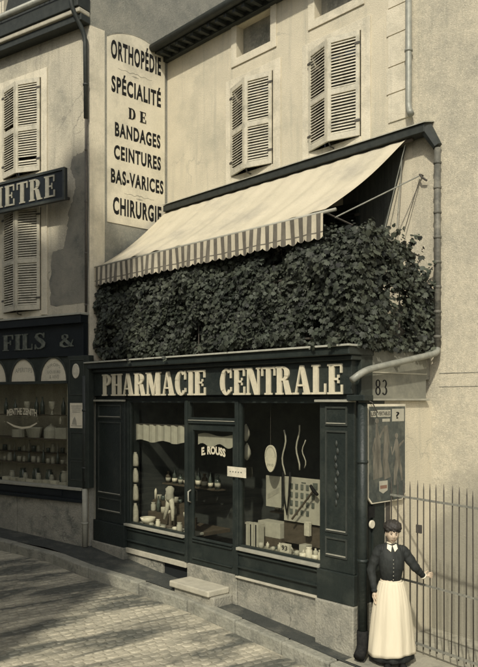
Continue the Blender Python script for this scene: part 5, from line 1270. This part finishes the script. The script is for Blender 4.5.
# skirt and apron
e=MB(); ellip(e,[(0,.0,.035,.262,.235),(0,.0,.10,.255,.225),(0,0,.30,.232,.20),(0,0,.55,.205,.172),(0,0,.75,.178,.150),(0,0,.88,.140,.120),(0,0,.955,.112,.098)],56,0,.07,9,5)
sub(e.build('skirt',M['cloth'],wo_,smooth=True))
def apron():
    mb=MB(); na=60; zs_=[.135,.20,.32,.45,.58,.70,.80,.88,.93,.965]; W0=[.240,.236,.226,.214,.202,.188,.170,.150,.131,.118]
    for i,z in enumerate(zs_):
        a=W0[i]+.010; b=a*.87+.020; sp=R(86-8*(z-.1))
        for j in range(na+1):
            an=-sp+2*sp*j/na; t=1+.055*(1.02-z)*math.sin(an*5+1+z*1.5)+.028*math.sin(an*11-z*2)*(1.1-z)+.010*math.sin(an*29)*z
            zz=z+(.018*math.sin(an*2+.5) if i==0 else 0); mb.v.append(wp((a+.010)*t*math.sin(an),(b+.012)*t*math.cos(an),zz))
    for i in range(len(zs_)-1):
        for j in range(na): q=i*(na+1)+j; mb.f.append((q,q+1,q+na+2,q+na+1)); mb.mi.append(0)
    o=sub(mb.build('apron',M['apron'],wo_,smooth=True)); s=o.modifiers.new('t','SOLIDIFY'); s.thickness=.006; s.offset=1; return o
apron()
e=MB(); ellip(e,[(0,0,.945,.128,.118),(0,0,.972,.120,.110)],28); e.build('waistband',M['apron'],wo_,smooth=True)
e=MB()
for s_ in (-1,1):
    P=[(s_*.085+.01,.17,.03),(s_*.09+.01,.24,.028),(s_*.095+.01,.29,.022)]; e.tube([wp(*p) for p in P],[.042,.040,.022],12)
e.build('shoes',M['letter_black'],wo_,smooth=True)
# hands
def hand(wr,dirv,palm_n,curl,name='hand'):
    w=Vector(wr); d=Vector(dirv).normalized(); nrm=Vector(palm_n); nrm=(nrm-d*nrm.dot(d)).normalized(); side=d.cross(nrm)
    P=[(wp(*w),.022),(wp(*(w+d*.035)),(.030,.016)),(wp(*(w+d*.065)),(.034,.014))]; E=[(0,1),(1,2)]
    L=[.062,.072,.068,.052]
    for i in range(4):
        o=w+d*.078+side*(-.027+.018*i); k=len(P); P.append((wp(*o),.0095)); E.append((2,k)); cur=o; dd=d.copy(); 
        for s_,fr in enumerate((.45,.32,.23)):
            an=curl*(.7+.3*s_)+.08*i; dd=(dd*math.cos(an)+nrm*math.sin(an)).normalized(); cur=cur+dd*L[i]*fr; P.append((wp(*cur),.0088-.0011*s_)); E.append((len(P)-2,len(P)-1))
    o=w+d*.025-side*.025; k=len(P); P.append((wp(*o),.011)); E.append((1,k)); 
    P.append((wp(*(o+d*.025-side*.022+nrm*.008)),.010)); E.append((k,k+1)); P.append((wp(*(o+d*.05-side*.024+nrm*.02)),.008)); E.append((k+1,k+2))
    return skinned(name,P,E,M['skin'],wo_,0,2)
dL_=Vector((1,-.1,.12)); hand(wrL,dL_,(0,-1,-.3),.45)
hand(wrR,(-.05,.1,-1),(.6,.2,0),.3)
# ------------------------------------------------------------------ houses over the way (they shade the left part of the street)
op=thing('house_opposite','plain rendered house across the street, outside the picture','house',(-14,-2,0))
OX=-4.35
OF=Frame((0,-1.6),(-1,0)); EZ=14.45
e=MB(); e.hexa([(-10.5,-9,-.5),(OX,-9,-.5),(OX,-1.6,-.5),(-10.5,-1.6,-.5),(-10.5,-9,EZ),(OX,-9,EZ),(OX,-1.6,EZ),(-10.5,-1.6,EZ)]); e.build('wall',M['limestone'],op)
e=MB(); e.hexa([(-10.6,-9.3,EZ+.001),(OX+.1,-9.3,EZ+.001),(OX+.1,-1.3,EZ+.001),(-10.6,-1.3,EZ+.001),(-10.6,-5.4,EZ+2),(OX+.1,-5.4,EZ+2),(OX+.1,-5.2,EZ+2),(-10.6,-5.2,EZ+2)]); rf_=e.build('roof',M['roof'],op)
for cx_,cw,ch in ((-5.30,.62,17.1),(-4.75,.5,16.3)):
    MB().box(Frame((cx_,-2.6),(1,0)),-cw/2,cw/2,-.3,.3,EZ,ch).box(Frame((cx_,-2.6),(1,0)),-cw/2-.06,cw/2+.06,-.36,.36,ch+.001,ch+.12).build('chimney',M['roughcast'],rf_)
for k in range(2):
    for z in (1.2,4.6,8.0,11.2):
        e=MB(); e.box(OF,5.4+k*2.6,6.5+k*2.6,.001,.02,z,z+1.9); o=e.build('window',M['shutter'],op); MB().box(OF,5.5+k*2.6,6.4+k*2.6,.0205,.03,z+.1,z+1.8).build('pane',M['dim'],o)
o2=thing('low_house_opposite','lower rendered house further up the street, outside the picture','house',(-16,-2,0))
MB().hexa([(-24,-9,-.5),(-10.52,-9,-.5),(-10.52,-1.7,-.5),(-24,-1.7,-.5),(-24,-9,9),(-10.52,-9,9),(-10.52,-1.7,9),(-24,-1.7,9)]).build('wall',M['stone'],o2)
MB().hexa([(-24.2,-9.3,9.001),(-10.5,-9.3,9.001),(-10.5,-1.4,9.001),(-24.2,-1.4,9.001),(-24.2,-5.4,11),(-10.5,-5.4,11),(-10.5,-5.2,11),(-24.2,-5.2,11)]).build('roof',M['roof'],o2)
